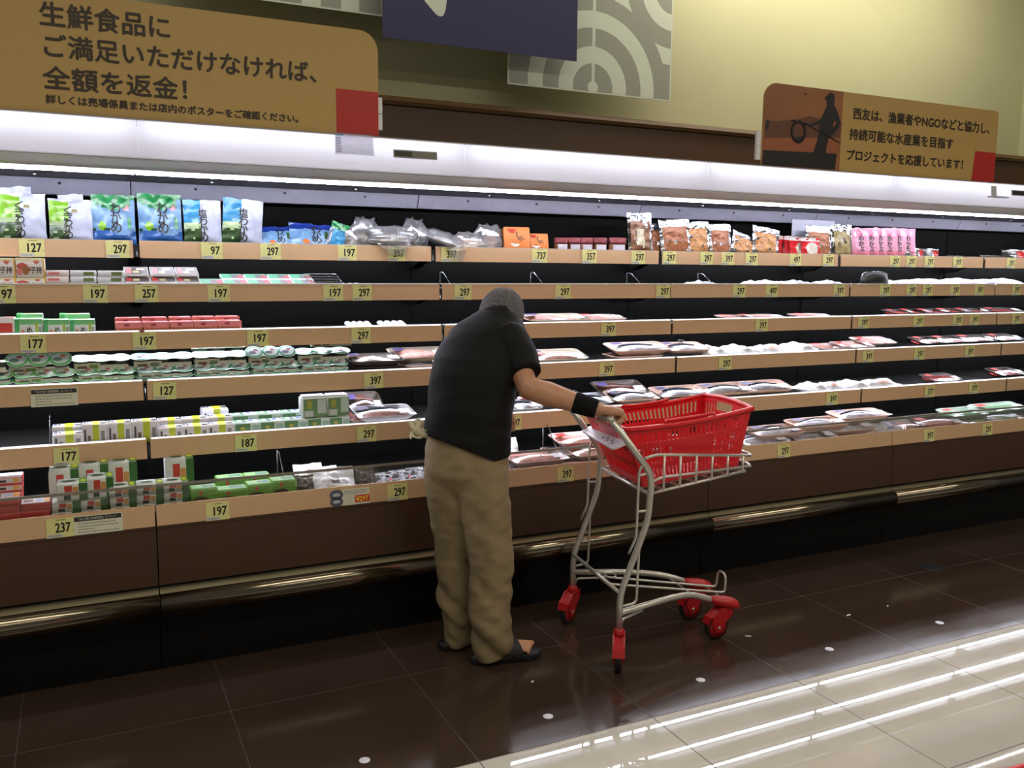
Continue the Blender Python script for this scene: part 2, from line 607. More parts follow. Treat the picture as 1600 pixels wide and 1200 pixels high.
def case_parts():
    """(name, mesh, parent index) for one unit spanning x = 0 .. UNIT in its own frame"""
    W = UNIT
    g = 0.002
    P = []
    mb = MB(); mb.box(g, W - g, 3.385, BACK, 0.0, 0.225, M_KICK); P.append(('kick_plate', mb, None))
    mb = MB()
    prof = [(3.33 + 0.0, 0.318)]
    cy, cz, r = 3.335, 0.271, 0.047
    prof = [(cy - r * cos(a), cz + r * sin(a)) for a in [pi / 2 - k * pi / 14 for k in range(15)]]
    prof = [(3.40, 0.318)] + prof[3:] + [(3.40, 0.224)]
    mb.prism(prof, g, W - g, M_STEEL, smooth=True)
    P.append(('bumper', mb, None))
    mb = MB()
    mb.prism([(3.40, 0.326), (3.345, 0.323), (3.338, 0.319), (3.299, 0.287), (3.297, 0.283), (3.304, 0.281), (3.34, 0.314), (3.40, 0.318)], g, W - g, mat('satin_bumper_cap', (176, 166, 140), 0.3, 0.75, var=0.06, scale=5))
    P.append(('bumper_cap', mb, None))
    mb = MB()
    mb.box(g, W - g, 3.345, 3.42, 0.337, 0.545, M_BROWN)
    mb.box(g, W - g, 3.352, 3.42, 0.545, 0.557, M_BROWN)
    mb.box(g, W - g, 3.372, 3.42, 0.322, 0.337, M_KICK)
    P.append(('front_panel', mb, None))
    mb = MB()
    mb.box(g, W - g, 3.42, BACK, 0.225, 0.5, M_BLACK)
    mb.box(g, W - g, 3.38, BACK, 0.55, SURF[6] - 0.001, M_BLACK)
    P.append(('bottom_deck', mb, None))
    mb = MB()
    for e in (0.0, 0.004):
        pass
    mb.add([(g + .001, 3.352, 0.557), (W - g - .001, 3.352, 0.557), (W - g - .001, 3.360, 0.632), (g + .001, 3.360, 0.632),
            (g + .001, 3.358, 0.557), (W - g - .001, 3.358, 0.557), (W - g - .001, 3.366, 0.632), (g + .001, 3.366, 0.632)],
           [(0, 1, 2, 3), (7, 6, 5, 4), (3, 2, 6, 7), (4, 5, 1, 0), (0, 3, 7, 4), (1, 5, 6, 2)], M_TAN)
    P.append(('price_rail', mb, None))
    mb = MB()
    mb.box(g, W - g, 3.399, 3.4025, SURF[6], 0.690, M_ACRYL)
    P.append(('clear_guard', mb, None))
    mb = MB()
    mb.box(g, W - g, 3.396, 3.4055, 0.690, 0.699, mat('guard_edge_strip', (150, 146, 136), 0.3, 0.7, var=0.05))
    P.append(('guard_strip', mb, None))
    mb = MB()
    mb.box(0.0, W, BACK, BACK + 0.1, 0.5, 1.82, M_BACK)
    mb.box(0.0, 0.010, BACK - 0.004, BACK, 0.5, 1.76, M_BACK)
    mb.box(W - 0.010, W, BACK - 0.003, BACK, 0.5, 1.76, M_BACK)
    for k in range(5):
        mb.box(g, W - g, BACK - 0.002, BACK - 0.0005, 0.75 + k * 0.2, 0.752 + k * 0.2, M_BACK)
    P.append(('back_panel', mb, None))
    mb = MB()
    mb.prism([(3.985, 1.825), (4.015, 1.764), (4.075, 1.764), (4.075, 1.825)], g, W - g, M_DUCT)
    for xx in (0.25, 0.62, 0.98):
        mb.ball((xx, 3.992, 1.806), 0.006, 0.004, 0.006, M_DARK, 8, 5)
    P.append(('duct_panel', mb, None))
    # canopy
    mb = MB()
    mb.prism([(3.700, 1.829), (3.700, 1.838), (4.18, 1.838), (4.18, 1.826)], 0, W, M_BLACK)
    mb.prism([(3.432, 1.8585), (3.66, 1.833), (3.66, 1.838), (3.432, 1.8635)], 0, W, M_BEIGE)
    mb.box(0, W, 3.66, 3.70, 1.838, 1.842, M_WHITE)
    mb.box(0, W, 3.61, 3.63, 1.836, 1.99, M_WHITE)
    mb.box(0, W, 3.449, 4.18, 1.990, 1.998, M_DARK)
    for xx in (0.3, 0.9):
        mb.ball((xx, 3.86, 1.826), 0.007, 0.007, 0.004, M_WHITE, 8, 5)
    P.append(('canopy', mb, None))
    ci = len(P) - 1
    mb = MB()
    mb.add([(0.0006, 3.43, 1.86), (W - 0.0006, 3.43, 1.86), (W - 0.0006, 3.445, 1.997), (0.0006, 3.445, 1.997)], [(0, 1, 2, 3)], M_LBOX)
    P.append(('light_fascia', mb, ci))
    mb = MB(); tube_mesh(mb, 3.50, 1.972, 0.02, W - 0.02, 0.012, M_LEDS); P.append(('lightbox_tube', mb, ci))
    mb = MB(); tube_mesh(mb, 3.672, 1.8285, 0.004, W - 0.004, 0.003, M_LEDC); P.append(('canopy_tube', mb, ci))
    # shelves
    tubes = {1: (3.90, 1.535), 2: (3.808, 1.363), 3: (3.785, 1.184), 4: (3.772, 0.998), 5: (3.64, 0.785)}  # top shelf's tube is added, kept out of sight, to brighten second-shelf goods
    for k in range(1, 6):
        mb = MB()
        y0, zt = LIP[k] + 0.006, SURF[k] - 0.001
        mb.box(g, W - g, y0, BACK, zt - 0.022, zt, M_DARK)
        mb.prism([(y0, zt - 0.022), (y0, BOT[k] + 0.004), (y0 + 0.012, BOT[k] + 0.004), (y0 + 0.03, zt - 0.022)], g, W - g, M_DARK)
        for xs in (0.02, W - 0.026):
            mb.prism([(BACK, zt - 0.022), (BACK, zt - 0.085), (BACK - 0.06, zt - 0.08), (y0 + 0.04, zt - 0.022)], xs, xs + 0.006, M_BLACK)
        P.append(('shelf', mb, None))
        si = len(P) - 1
        mb = MB()
        e = 0.007 if k != 1 else 0.012
        mb.box(e, W - e, LIP[k], LIP[k] + 0.005, BOT[k], TOP[k], M_TAN)
        mb.box(e, W - e, LIP[k] - 0.0015, LIP[k], BOT[k], BOT[k] + 0.004, M_TAN)
        P.append(('price_rail', mb, si))
        mb = MB()
        if k == 1:
            mb.box(e, W - e, LIP[k] + 0.0052, LIP[k] + 0.010, TOP[k] - 0.02, TOP[k] + 0.003, mat('lip_grey', (190, 180, 178), 0.4))
        else:
            mb.box(e, W - e, LIP[k] + (0.0035 if k > 2 else -0.001), LIP[k] + 0.026, TOP[k] + 0.0002, TOP[k] + 0.004, M_WHITE)
        P.append(('shelf_lip', mb, si))
        if k in (3, 4, 5):
            mb = MB()
            mb.box(0.012, W - 0.012, LIP[k] - 0.0005, LIP[k] + 0.003, TOP[k] + 0.0003, TOP[k] + 0.0045, M_LIPGLOW)  # glow added along the white lip so it looks brighter, no lamp
            P.append(('lip_glow', mb, si))
        if k in tubes:
            y, z = tubes[k]
            mb = MB(); tube_mesh(mb, y, z, 0.015, W - 0.015, 0.006, M_LED); P.append(('light_tube', mb, si))
    return P


UNIT_LABELS = {
    -1: 'refrigerated display case unit at left end holding green and white seaweed pouches',
    0: 'refrigerated display case unit behind the first pouches, left of the stooping man',
    1: 'refrigerated display case unit behind and beside the stooping man in black shirt',
    2: 'refrigerated display case unit with silver snack pouches and red packs on top shelf',
    3: 'refrigerated display case unit with pink bags row starting on top shelf',
    4: 'refrigerated display case unit at far right end of the case run',
}
UNIT_LABELS[0] = 'refrigerated display case unit with blue seaweed pouches and bottom tray of green boxes'
parts = [(n, mb.mesh(n), p) for n, mb, p in case_parts()]
for u in range(-1, 5):
    root = empty('display_case', (UX0 + UNIT * u, 0, 0))
    tag(root, UNIT_LABELS[u], 'display case', 'refrigerated case units in one run')
    made = []
    for n, me, p in parts:
        o = bpy.data.objects.new(n, me)
        COL.objects.link(o)
        o.parent = root if p is None else made[p]
        made.append(o)
CASE_L, CASE_R = UX0 - UNIT, UX0 + UNIT * 5

# ------------------------------------------------------------------ signs above the case
def pl(px, py, y):
    p = at_y(px, py, y)
    return p


def line_of_text(mb, s, p0, p1, h_px, y, m, bold, res=2):
    """lettering whose lower edge runs from photo pixel p0 to p1 on the vertical board at depth y"""
    a, c = at_y(p0[0], p0[1], y), at_y(p1[0], p1[1], y)
    top = at_y(p0[0], p0[1] - h_px, y)
    mb.text(s, a, (1, 0, 0), (0, 0, 1), width=c.x - a.x, height=abs(top.z - a.z), m=m, bold=bold, res=res)


def round_board(x0, x1, z0, z1, y0, y1, m, rad):
    """rad = (bottom left, bottom right, top right, top left)"""
    pts = []
    for (cx, cz, r, a0) in ((x0, z0, rad[0], pi), (x1, z0, rad[1], 1.5 * pi), (x1, z1, rad[2], 0), (x0, z1, rad[3], 0.5 * pi)):
        if r <= 0:
            pts.append((cx, cz))
            continue
        ox = cx + (r if cx == x0 else -r)
        oz = cz + (r if cz == z0 else -r)
        for k in range(9):
            a = a0 + k * pi / 16
            pts.append((ox + r * cos(a), oz + r * sin(a)))
    n = len(pts)
    mb = MB()
    mb.add([(x, y0, z) for x, z in pts] + [(x, y1, z) for x, z in pts],
           [tuple(range(n)), tuple(range(n, 2 * n))[::-1]] + [(i, n + i, n + (i + 1) % n, (i + 1) % n) for i in range(n)], m)
    return mb


M_KRAFT = mat('kraft_sign_print', (192, 158, 94), 0.5, var=0.02)
M_SIGNRED = mat('red_sign_tab', (186, 44, 36), 0.45, var=0.02)
M_SIGNINK = mat('dark_brown_ink', (52, 40, 26), 0.5, var=0)
SY = 3.46
SB = 1.9985
ST = 2.393
# big sign at left
sx1 = at_y(591, 150, SY).x
sg = empty('sign_board', (sx1 - 0.8, SY, SB))
tag(sg, 'large tan refund sign in brown lettering with red tab, left above the case', 'sign')


def onto(o, parent):
    o.parent = parent
    o.matrix_parent_inverse = Matrix.Translation(-parent.location)
    return o


onto(round_board(-0.95, sx1, SB, ST, SY, SY + 0.006, M_KRAFT, (0, 0, 0.075, 0)).build('board'), sg)
mb = MB()
yy = SY - 0.0012
a, c = at_y(525, 138, yy), at_y(590, 213, yy)
mb.box(a.x, sx1 - 0.001, yy, SY, SB + 0.001, a.z, M_SIGNRED)
onto(mb.build('red_tab'), sg)
mb = MB(); line_of_text(mb, '生鮮食品に', (63, 39), (265, 57), 38, yy, M_SIGNINK, 0.0020, 3); onto(mb.build('lettering'), sg)
mb = MB(); line_of_text(mb, 'ご満足いただけなければ、', (70, 88), (494, 132), 36, yy, M_SIGNINK, 0.0020, 3); onto(mb.build('lettering'), sg)
mb = MB(); line_of_text(mb, '全額を返金！', (68, 138), (292, 157), 36, yy, M_SIGNINK, 0.0020, 3); onto(mb.build('lettering'), sg)
mb = MB(); line_of_text(mb, '詳しくは売場係員または店内のポスターをご確認ください。', (72, 161), (466, 194), 14, yy, M_SIGNINK, 0.0012, 2); onto(mb.build('lettering'), sg)
for k in range(2):
    mb = MB()
    z = at_y(593, 180 - 26 * k, SY).z
    mb.box(sx1 - 0.01, sx1 + 0.018, SY + 0.0065, SY + 0.02, z - 0.055, z + 0.005, M_WHITE)
    onto(mb.build('clip'), sg)
# right sign
rx0, rx1 = at_y(1190, 240, SY).x, at_y(1556, 240, SY).x
sg = empty('sign_board', (rx0 + 0.8, SY, SB))
tag(sg, 'tan sign with fisherman picture, small red tab and brown lettering, right above the case', 'sign')
onto(round_board(rx0, rx1, SB, ST, SY, SY + 0.006, M_KRAFT, (0, 0, 0.025, 0.075)).build('board'), sg)
split = at_y(1315, 200, yy).x
# printed photograph: dusk sky, hills, sea, dark shore and the silhouette of a fisherman
pic = round_board(rx0 + 0.001, split, SB + 0.001, ST - 0.001, yy, SY, mat('print_dusk_sky', (150, 96, 58), 0.4, var=0.15, scale=4), (0, 0, 0, 0.074))
onto(pic.build('picture_panel'), sg)


def px_poly(mb, pts, y, m):
    mb.poly([at_y(px, py, y) for px, py in pts], m)


def c3(pts):
    return [(1160 + x * 0.275, 100 + y * 0.275) for x, y in pts]


mb = MB()
y1, y2, y3 = yy - 0.0006, yy - 0.0012, yy - 0.0018
px_poly(mb, c3([(130, 345), (135, 320), (200, 325), (260, 318), (330, 310), (380, 296), (440, 310), (566, 330), (552, 420), (124, 420)]), y1, paint((104, 66, 46)))
px_poly(mb, c3([(124, 420), (552, 420), (540, 505), (118, 490)]), y1 - 0.0003, paint((158, 92, 60)))
px_poly(mb, c3([(119, 488), (536, 510), (526, 600), (112, 572)]), y1 - 0.0005, paint((34, 28, 26)))
px_poly(mb, c3([(134, 316), (152, 318), (150, 372), (130, 380)]), y1 - 0.0005, paint((50, 40, 34)))
SIL = paint((32, 27, 27))
px_poly(mb, c3([(465, 196), (482, 178), (500, 161), (520, 170), (526, 200), (520, 232), (538, 262), (556, 322), (550, 360), (520, 398), (492, 420), (478, 470),
                (468, 596), (385, 590), (400, 510), (432, 410), (440, 342), (386, 356), (370, 346), (440, 318), (462, 282), (480, 238), (478, 204)]), y2, SIL)
px_poly(mb, c3([(524, 320), (534, 330), (520, 358), (514, 350)]), y3, paint((150, 96, 58)))
rim = [at_y(*c3([(318 + 38 * cos(t), 386 + 58 * sin(t))])[0], y2) for t in [k * 2 * pi / 18 for k in range(18)]]
mb.tube(rim, 0.007, SIL, 6, closed=True)
px_poly(mb, c3([(290, 420), (345, 410), (330, 446), (300, 448)]), y2, SIL)
for q in ((350, 335, 550, 446), (280, 320, 380, 348)):
    p, r = at_y(*c3([(q[0], q[1])])[0], y2), at_y(*c3([(q[2], q[3])])[0], y2)
    mb.tube([p, r], 0.0035, SIL, 6)
px_poly(mb, c3([(350, 166), (366, 168), (364, 176), (352, 174)]), y2, SIL)
onto(mb.build('picture_print'), sg)
mb = MB(); line_of_text(mb, '西友は、漁業者やNGOなどと協力し、', (1333, 186), (1546, 207), 18, yy, M_SIGNINK, 0.0020, 3); onto(mb.build('lettering'), sg)
mb = MB(); line_of_text(mb, '持続可能な水産業を目指す', (1327, 218), (1489, 231), 18, yy, M_SIGNINK, 0.0020, 3); onto(mb.build('lettering'), sg)
mb = MB(); line_of_text(mb, 'プロジェクトを応援しています！', (1323, 250), (1504, 262), 17, yy, M_SIGNINK, 0.0020, 3); onto(mb.build('lettering'), sg)
mb = MB()
a = at_y(1524, 236, yy)
mb.add([(a.x, yy, a.z), (a.x - 0.015, yy, SB + 0.001), (rx1 - 0.002, yy, SB + 0.001), (rx1 - 0.002, yy, a.z)], [(0, 1, 2, 3)], M_SIGNRED)
onto(mb.build('red_tab'), sg)
for k in range(2):
    mb = MB()
    z = at_y(1186, 230 - 22 * k, SY).z
    mb.box(rx0 - 0.028, rx0 + 0.006, SY + 0.0065, SY + 0.02, z - 0.058, z + 0.01, M_WHITE)
    onto(mb.build('clip'), sg)


# ------------------------------------------------------------------ hanging posters and banner
def wave_mat():
    m = bpy.data.materials.new('grey_wave_print')
    m.use_nodes = True
    nt = m.node_tree
    p = nt.nodes['Principled BSDF']
    p.inputs['Roughness'].default_value = 0.5
    tc = nt.nodes.new('ShaderNodeTexCoord')
    GREY, WHITE = srgb((158, 160, 150)), srgb((218, 224, 210))
    prev = None
    for cx, cz in ((0, 1.15), (-0.5, 0.58), (0.5, 0.58), (0, 0.03)):
        sub = nt.nodes.new('ShaderNodeVectorMath'); sub.operation = 'SUBTRACT'
        sub.inputs[1].default_value = (cx, 0, cz)
        nt.links.new(tc.outputs['Object'], sub.inputs[0])
        mu = nt.nodes.new('ShaderNodeVectorMath'); mu.operation = 'MULTIPLY'
        mu.inputs[1].default_value = (1, 0, 1)
        nt.links.new(sub.outputs[0], mu.inputs[0])
        ln = nt.nodes.new('ShaderNodeVectorMath'); ln.operation = 'LENGTH'
        nt.links.new(mu.outputs[0], ln.inputs[0])
        rp = nt.nodes.new('ShaderNodeValToRGB')
        rp.color_ramp.interpolation = 'CONSTANT'
        el = rp.color_ramp.elements
        el[0].position, el[0].color = 0, WHITE
        el[1].position, el[1].color = 0.03, GREY
        for pos, col in ((0.118, WHITE), (0.205, GREY), (0.30, WHITE), (0.385, GREY)):
            e = el.new(pos); e.color = col
        nt.links.new(ln.outputs['Value'], rp.inputs[0])
        sx = nt.nodes.new('ShaderNodeSeparateXYZ')
        nt.links.new(mu.outputs[0], sx.inputs[0])
        ab = nt.nodes.new('ShaderNodeMath'); ab.operation = 'ABSOLUTE'
        nt.links.new(sx.outputs['X'], ab.inputs[0])
        sp = nt.nodes.new('ShaderNodeMath'); sp.operation = 'LESS_THAN'; sp.inputs[1].default_value = 0.009
        nt.links.new(ab.outputs[0], sp.inputs[0])
        m1 = nt.nodes.new('ShaderNodeMixRGB'); m1.inputs[2].default_value = WHITE
        nt.links.new(sp.outputs[0], m1.inputs[0]); nt.links.new(rp.outputs[0], m1.inputs[1])
        if prev is None:
            prev = m1
        else:
            lt = nt.nodes.new('ShaderNodeMath'); lt.operation = 'LESS_THAN'; lt.inputs[1].default_value = 0.47
            nt.links.new(ln.outputs['Value'], lt.inputs[0])
            m2 = nt.nodes.new('ShaderNodeMixRGB')
            nt.links.new(lt.outputs[0], m2.inputs[0]); nt.links.new(prev.outputs[0], m2.inputs[1]); nt.links.new(m1.outputs[0], m2.inputs[2])
            prev = m2
    nt.links.new(prev.outputs[0], p.inputs['Base Color'])
    return m


M_WAVE = wave_mat()
M_PEDGE = mat('poster_white_edge', (216, 222, 208), 0.5, var=0.02)
PY = 4.20


def poster(x0, z0, label):
    w, h = 1.0, 1.0
    o = empty('wave_poster', (x0 + w / 2, PY, z0))
    tag(o, label, 'poster')
    mb = MB()
    mb.box(-w / 2, w / 2, -0.0015, 0.004, 0, h, M_PEDGE)
    mb.build('poster_board', o)
    mb = MB()
    mb.quad((-w / 2 + .008, -0.002, .008), (w / 2 - .008, -0.002, .008), (w / 2 - .008, -0.002, h), (-w / 2 + .008, -0.002, h), M_WAVE)
    mb.build('wave_print', o)
    for xx in (-0.4, 0.4):
        mb = MB()
        mb.tube([(xx, 0.002, h), (xx, 0.002, 3.6 - z0)], 0.0015, M_DARK, 6)
        mb.build('hanging_wire', o)
    return o


poster(at_y(793, 130, PY).x, at_y(920, 145, PY).z, 'grey and white wave patterned poster hanging right of the blue banner')
poster(at_y(598, 26, PY).x - 1.0, at_y(598, 26, PY).z, 'grey and white wave patterned poster partly behind left of the blue banner')
BY = 4.05
bx0, bx1, bz = at_y(598, 57, BY).x, at_y(901, 98, BY).x, at_y(750, 77, BY).z
o = empty('blue_banner', ((bx0 + bx1) / 2, BY, bz))
tag(o, 'plain navy blue banner with white letter tip hanging before the wall', 'banner')
mb = MB()
mb.box(bx0 - o.location.x, bx1 - o.location.x, 0, 0.004, 0, 0.85, mat('navy_banner', (50, 50, 92), 0.55, var=0.03))
mb.build('banner_sheet', o)
mb = MB()
px = [(660, -10), (664, 2), (674, 14), (682, 23), (688, 26), (693, 24), (696, 16), (698, 2), (699, -12)]
mb.poly([at_y(a, c, BY - 0.001) - o.location for a, c in px], M_PEDGE)
mb.build('letter', o)
for xx in (-0.42, 0.42):
    mb = MB()
    mb.tube([(xx, 0.002, 0.85), (xx, 0.002, 3.6 - bz)], 0.0015, M_DARK, 6)
    mb.build('hanging_wire', o)

# ------------------------------------------------------------------ small fittings on the canopy fascia
FYY = 3.428


def fascia_at(px, py):
    p = at_y(px, py, 3.437)
    t = (p.z - 1.86) / 0.137
    return at_y(px, py, 3.43 + 0.015 * t - 0.004)


def slab(name, p0, p1, th, m, label=None, cat=None, parent=None):
    a, c = fascia_at(*p0), fascia_at(*p1)
    o = empty(name, ((a.x + c.x) / 2, 3.43, min(a.z, c.z)))
    mb = MB()
    w, h = abs(c.x - a.x), abs(c.z - a.z)
    mb.M = Matrix.Rotation(-atan2(0.015, 0.137), 4, 'X')
    y = 0.015 * (min(a.z, c.z) - 1.86) / 0.137
    return o, mb, w, h, y


M_LCD = mat('display_glass', (52, 50, 42), 0.2, var=0.05)
for px0, py0, px1, py1, lab in ((615, 240, 683, 250, 'small dark temperature display left of the fascia joint, near the refund sign'),
                                (1581, 302, 1640, 309, 'small dark temperature display at far right end of the white fascia')):
    o, mb, w, h, y = slab('temperature_display', (px0, py0), (px1, py1), 0.004, M_LCD)
    h = 0.031
    tag(o, lab, 'display')
    mb.box(-w / 2, w / 2, y - 0.006, y - 0.001, 0, h, mat('display_bezel', (150, 152, 150), 0.4))
    mb.build('bezel', o)
    m2 = MB(); m2.M = mb.M
    m2.box(-w / 2 + .004, -w * 0.08, y - 0.0075, y - 0.006, 0.005, h - 0.005, M_LCD)
    m2.box(-w * 0.08, w / 2 - .004, y - 0.0075, y - 0.006, 0.005, h - 0.005, mat('display_grey', (110, 108, 98), 0.3))
    m2.build('screen', o)
o, mb, w, h, y = slab('notice_sleeve', (521, 218), (586, 246), 0.004, M_WHITE)
tag(o, 'clear sleeve with pale notice sheet on fascia below the red sign tab', 'notice')
mb.quad((-w / 2 + .006, y - 0.003, 0.006), (w / 2 - .004, y - 0.003, 0.006), (w / 2 - .004, y - 0.003, 0.085), (-w / 2 + .006, y - 0.003, 0.085), M_LBOX)
mb.box(-w / 2 + .008, -w / 2 + 0.04, y - 0.0045, y - 0.004, 0.076, 0.083, paint((120, 150, 205)))
for k in range(6):
    mb.box(-w / 2 + .01, -w / 2 + 0.03, y - 0.0045, y - 0.004, 0.012 + k * 0.010, 0.017 + k * 0.010, paint((186, 188, 226)))
mb.build('notice_sheet', o)
m2 = MB(); m2.M = mb.M
m2.box(-w / 2, w / 2, y - 0.0055, y - 0.005, 0, 0.09, M_ACRYL)
m2.build('sleeve', o)
o, mb, w, h, y = slab('card_clip', (1543, 292), (1573, 310), 0.004, M_WHITE)
tag(o, 'small white angled card clip on fascia under the fisherman sign red tab', 'clip')
M_CLIP = mat('grey_white_clip', (196, 198, 206), 0.5)
mb.box(-w * 0.3, -w * 0.05, y - 0.006, y - 0.001, 0, 0.065, M_CLIP)
mb.box(-w / 2, w / 2, y - 0.02, y - 0.001, 0, 0.006, M_CLIP)
mb.build('clip_plate', o)

# ------------------------------------------------------------------ price cards
SHELF = {1: 'top shelf', 2: 'second shelf', 3: 'third shelf', 4: 'fourth shelf', 5: 'fifth shelf', 6: 'bottom tray'}
ORD = ['first', 'second', 'third', 'fourth', 'fifth', 'sixth', 'seventh', 'eighth', 'ninth', 'tenth', 'eleventh', 'twelfth', 'thirteenth',
       'fourteenth', 'fifteenth', 'sixteenth', 'seventeenth', 'eighteenth', 'nineteenth', 'twentieth', 'twenty-first', 'twenty-second']
_tagm = {}


def tag_mesh(val):
    if val in _tagm:
        return _tagm[val]
    mb = MB()
    w, h = 0.084, 0.0665
    mb.box(-w / 2, w / 2, -0.0016, 0, 0, h, M_CARD)
    mb.text(val, (-0.014 if len(val) == 3 else -0.004, -0.0019, 0.018), (1, 0, 0), (0, 0, 1), width=0.046 if len(val) == 3 else 0.034, height=0.032, m=M_INK, bold=0.0011)
    G = paint((150, 152, 160))
    mb.box(-w / 2 + .002, 0.006, -0.0019, -0.0016, 0.002, 0.012, paint((200, 200, 206)))
    for k in range(9):
        mb.box(-w / 2 + .005 + k * .0042, -w / 2 + .0072 + k * .0042, -0.0021, -0.0019, 0.004, 0.010, G)
    mb.box(-0.012, 0.018, -0.0019, -0.0016, h - 0.007, h - 0.0045, paint((120, 112, 70)))
    mb.text('円', (0.035, -0.0019, 0.018), (1, 0, 0), (0, 0, 1), width=0.0045, height=0.006, m=paint((120, 112, 70)))
    _tagm[val] = mb.mesh('price_card')
    return _tagm[val]


TAGS = {1: [(50, 127), (184, 297), (331, 97), (423, 297), (543, 197), (620, 397), (703, 397), (843, 737), (921, 357), (997, 297), (1046, 297), (1104, 297),
            (1137, 397), (1174, 297), (1243, 497), (1294, 297), (1398, 297), (1423, 297), (1452, 297), (1496, 397), (1579, 297)],
        2: [(4, 197), (149, 197), (229, 257), (342, 197), (521, 197), (566, 297), (723, 297), (880, 297), (1036, 297), (1155, 297), (1206, 497), (1311, 397),
            (1383, 297), (1424, 297), (1449, 297), (1492, 297), (1530, 397), (1588, 397)],
        3: [(52, 177), (226, 197), (403, 197), (564, 297), (951, 397), (1190, 397), (1349, 397), (1435, 297), (1496, 397), (1522, 397), (1588, 397)],
        4: [(257, 127), (584, 397), (948, 397), (1133, 297), (1356, 397), (1436, 297), (1515, 397)],
        5: [(104, 177), (384, 187), (573, 297), (802, 297), (1300, 397), (1452, 377), (1521, 377)],
        6: [(94, 237), (340, 197), (621, 297), (883, 397), (1224, 297), (1451, 397), (1542, 297)]}
for sh, lst in TAGS.items():
    seen = {}
    for px, val in lst:
        y = LIP[sh] - (0.0035 if sh < 6 else 0.004)
        z = BOT[sh] - 0.0005
        if sh == 6:
            z = BOT[6] - 0.002
        o = bpy.data.objects.new('price_card', tag_mesh(str(val)))
        COL.objects.link(o)
        o.location = (x_at(px, y, z + 0.03), y, z)
        if sh == 6:
            o.location.y = 3.3505
            o.rotation_euler = (-atan2(0.008, 0.075), 0, 0)
        else:
            o.rotation_euler = (0, radians(random.uniform(-1.2, 1.2)), 0)
        seen[val] = seen.get(val, 0) + 1
        n = sum(1 for p, v in lst if v == val)
        where = 'on the %s rail' % SHELF[sh]
        lab = 'yellow price card reading %d %s' % (val, where)
        if n > 1:
            lab += ', %s such from left' % ORD[seen[val] - 1]
        tag(o, lab, 'price card', 'yellow price cards on the shelf rails')


def notice_card(px0, px1, sh, label):
    y = LIP[sh] - 0.0035
    if sh == 6:
        y = 3.3503
    x0, x1 = x_at(px0, y, BOT[sh] + 0.03), x_at(px1, y, BOT[sh] + 0.03)
    w = x1 - x0
    mb = MB()
    h = 0.066
    mb.box(0, w, -0.0014, 0, 0, h, mat('off_white_card', (224, 222, 200), 0.55, var=0.02))
    mb.box(0.002, w - 0.004, -0.0018, -0.0014, h - 0.019, h - 0.003, paint((46, 46, 42)))
    mb.text('「ぬか漬の保護期間」について', (0.016, -0.0020, h - 0.0155), (1, 0, 0), (0, 0, 1), width=w - 0.036, height=0.009, m=paint((220, 220, 206)))
    for k, f in enumerate((0.86, 0.86, 0.42, 0.86)):
        x = 0.014
        while x < w * f:
            s = random.uniform(0.006, 0.013)
            mb.box(x, min(x + s, w * f + 0.01), -0.0017, -0.0014, 0.006 + (3 - k) * 0.010, 0.0105 + (3 - k) * 0.010, paint((168, 166, 152)))
            x += s + 0.0018
    o = mb.build('notice_card')
    o.location = (x0, y, BOT[sh] - (0.004 if sh == 4 else 0.001))
    if sh == 6:
        o.rotation_euler = (-atan2(0.008, 0.075), 0, 0)
    tag(o, label, 'notice card', 'white notice cards on the rails')


notice_card(48, 122, 4, 'white notice card with dark heading on the fourth shelf rail')
notice_card(115, 192, 6, 'white notice card with dark heading beside the 237 price card')
# red promotional card on the bottom rail
x0, x1 = x_at(516, 3.35, 0.59), x_at(578, 3.35, 0.59)
mb = MB()
w = x1 - x0
mb.box(w * .3, w, -0.0014, 0, 0, 0.064, mat('off_white_card', (224, 222, 200), 0.55))
mb.box(w * .62, w * .99, -0.0018, -0.0014, 0.008, 0.036, paint((208, 40, 30)))
mb.text('¥297', (w * .65, -0.0020, 0.012), (1, 0, 0), (0, 0, 1), width=w * .31, height=0.020, m=paint((250, 205, 60)), bold=0.001)
GB = paint((86, 92, 112))
for cz, r in ((0.045, 0.020), (0.018, 0.019)):
    mb.poly([(w * .16 + 1.35 * r * cos(t), -0.0016, cz + r * sin(t)) for t in [k * 2 * pi / 20 for k in range(20)]], GB)
    mb.poly([(w * .16 + .8 * r * cos(t), -0.0019, cz + .35 * r * sin(t)) for t in [k * 2 * pi / 16 for k in range(16)]], paint((190, 196, 206)))
for k in range(3):
    mb.box(w * .36, w * .92, -0.0017, -0.0014, 0.044 + k * .0055, 0.0465 + k * .0055, paint((176, 174, 160)))
o = mb.build('promotion_card')
o.location = (x0, 3.3503, BOT[6])
o.rotation_euler = (-atan2(0.008, 0.075), 0, 0)
tag(o, 'white promotion card with red ¥297 patch and grey discs on the bottom rail', 'promotion card')

# ------------------------------------------------------------------ goods: one of each kind is modelled, then copied to its places
class Kind:
    """meshes of one kind of goods: nodes = (name, mesh, parent index or None); w, d, h = its size; front bottom centre at the origin"""
    def __init__(self, name, cat, w, d, h):
        self.name, self.cat, self.w, self.d, self.h, self.nodes = name, cat, w, d, h, []

    def part(self, name, mb, parent=0):
        self.nodes.append((name, mb.mesh(name), parent if self.nodes else None))
        return len(self.nodes) - 1


def put_kind(k, M, label, group=None):
    made = []
    for n, me, p in k.nodes:
        o = bpy.data.objects.new(k.name if p is None else n, me)
        COL.objects.link(o)
        if p is None:
            o.matrix_world = M
        else:
            o.parent = made[p]
        made.append(o)
    tag(made[0], label, k.cat, group)
    return made[0]


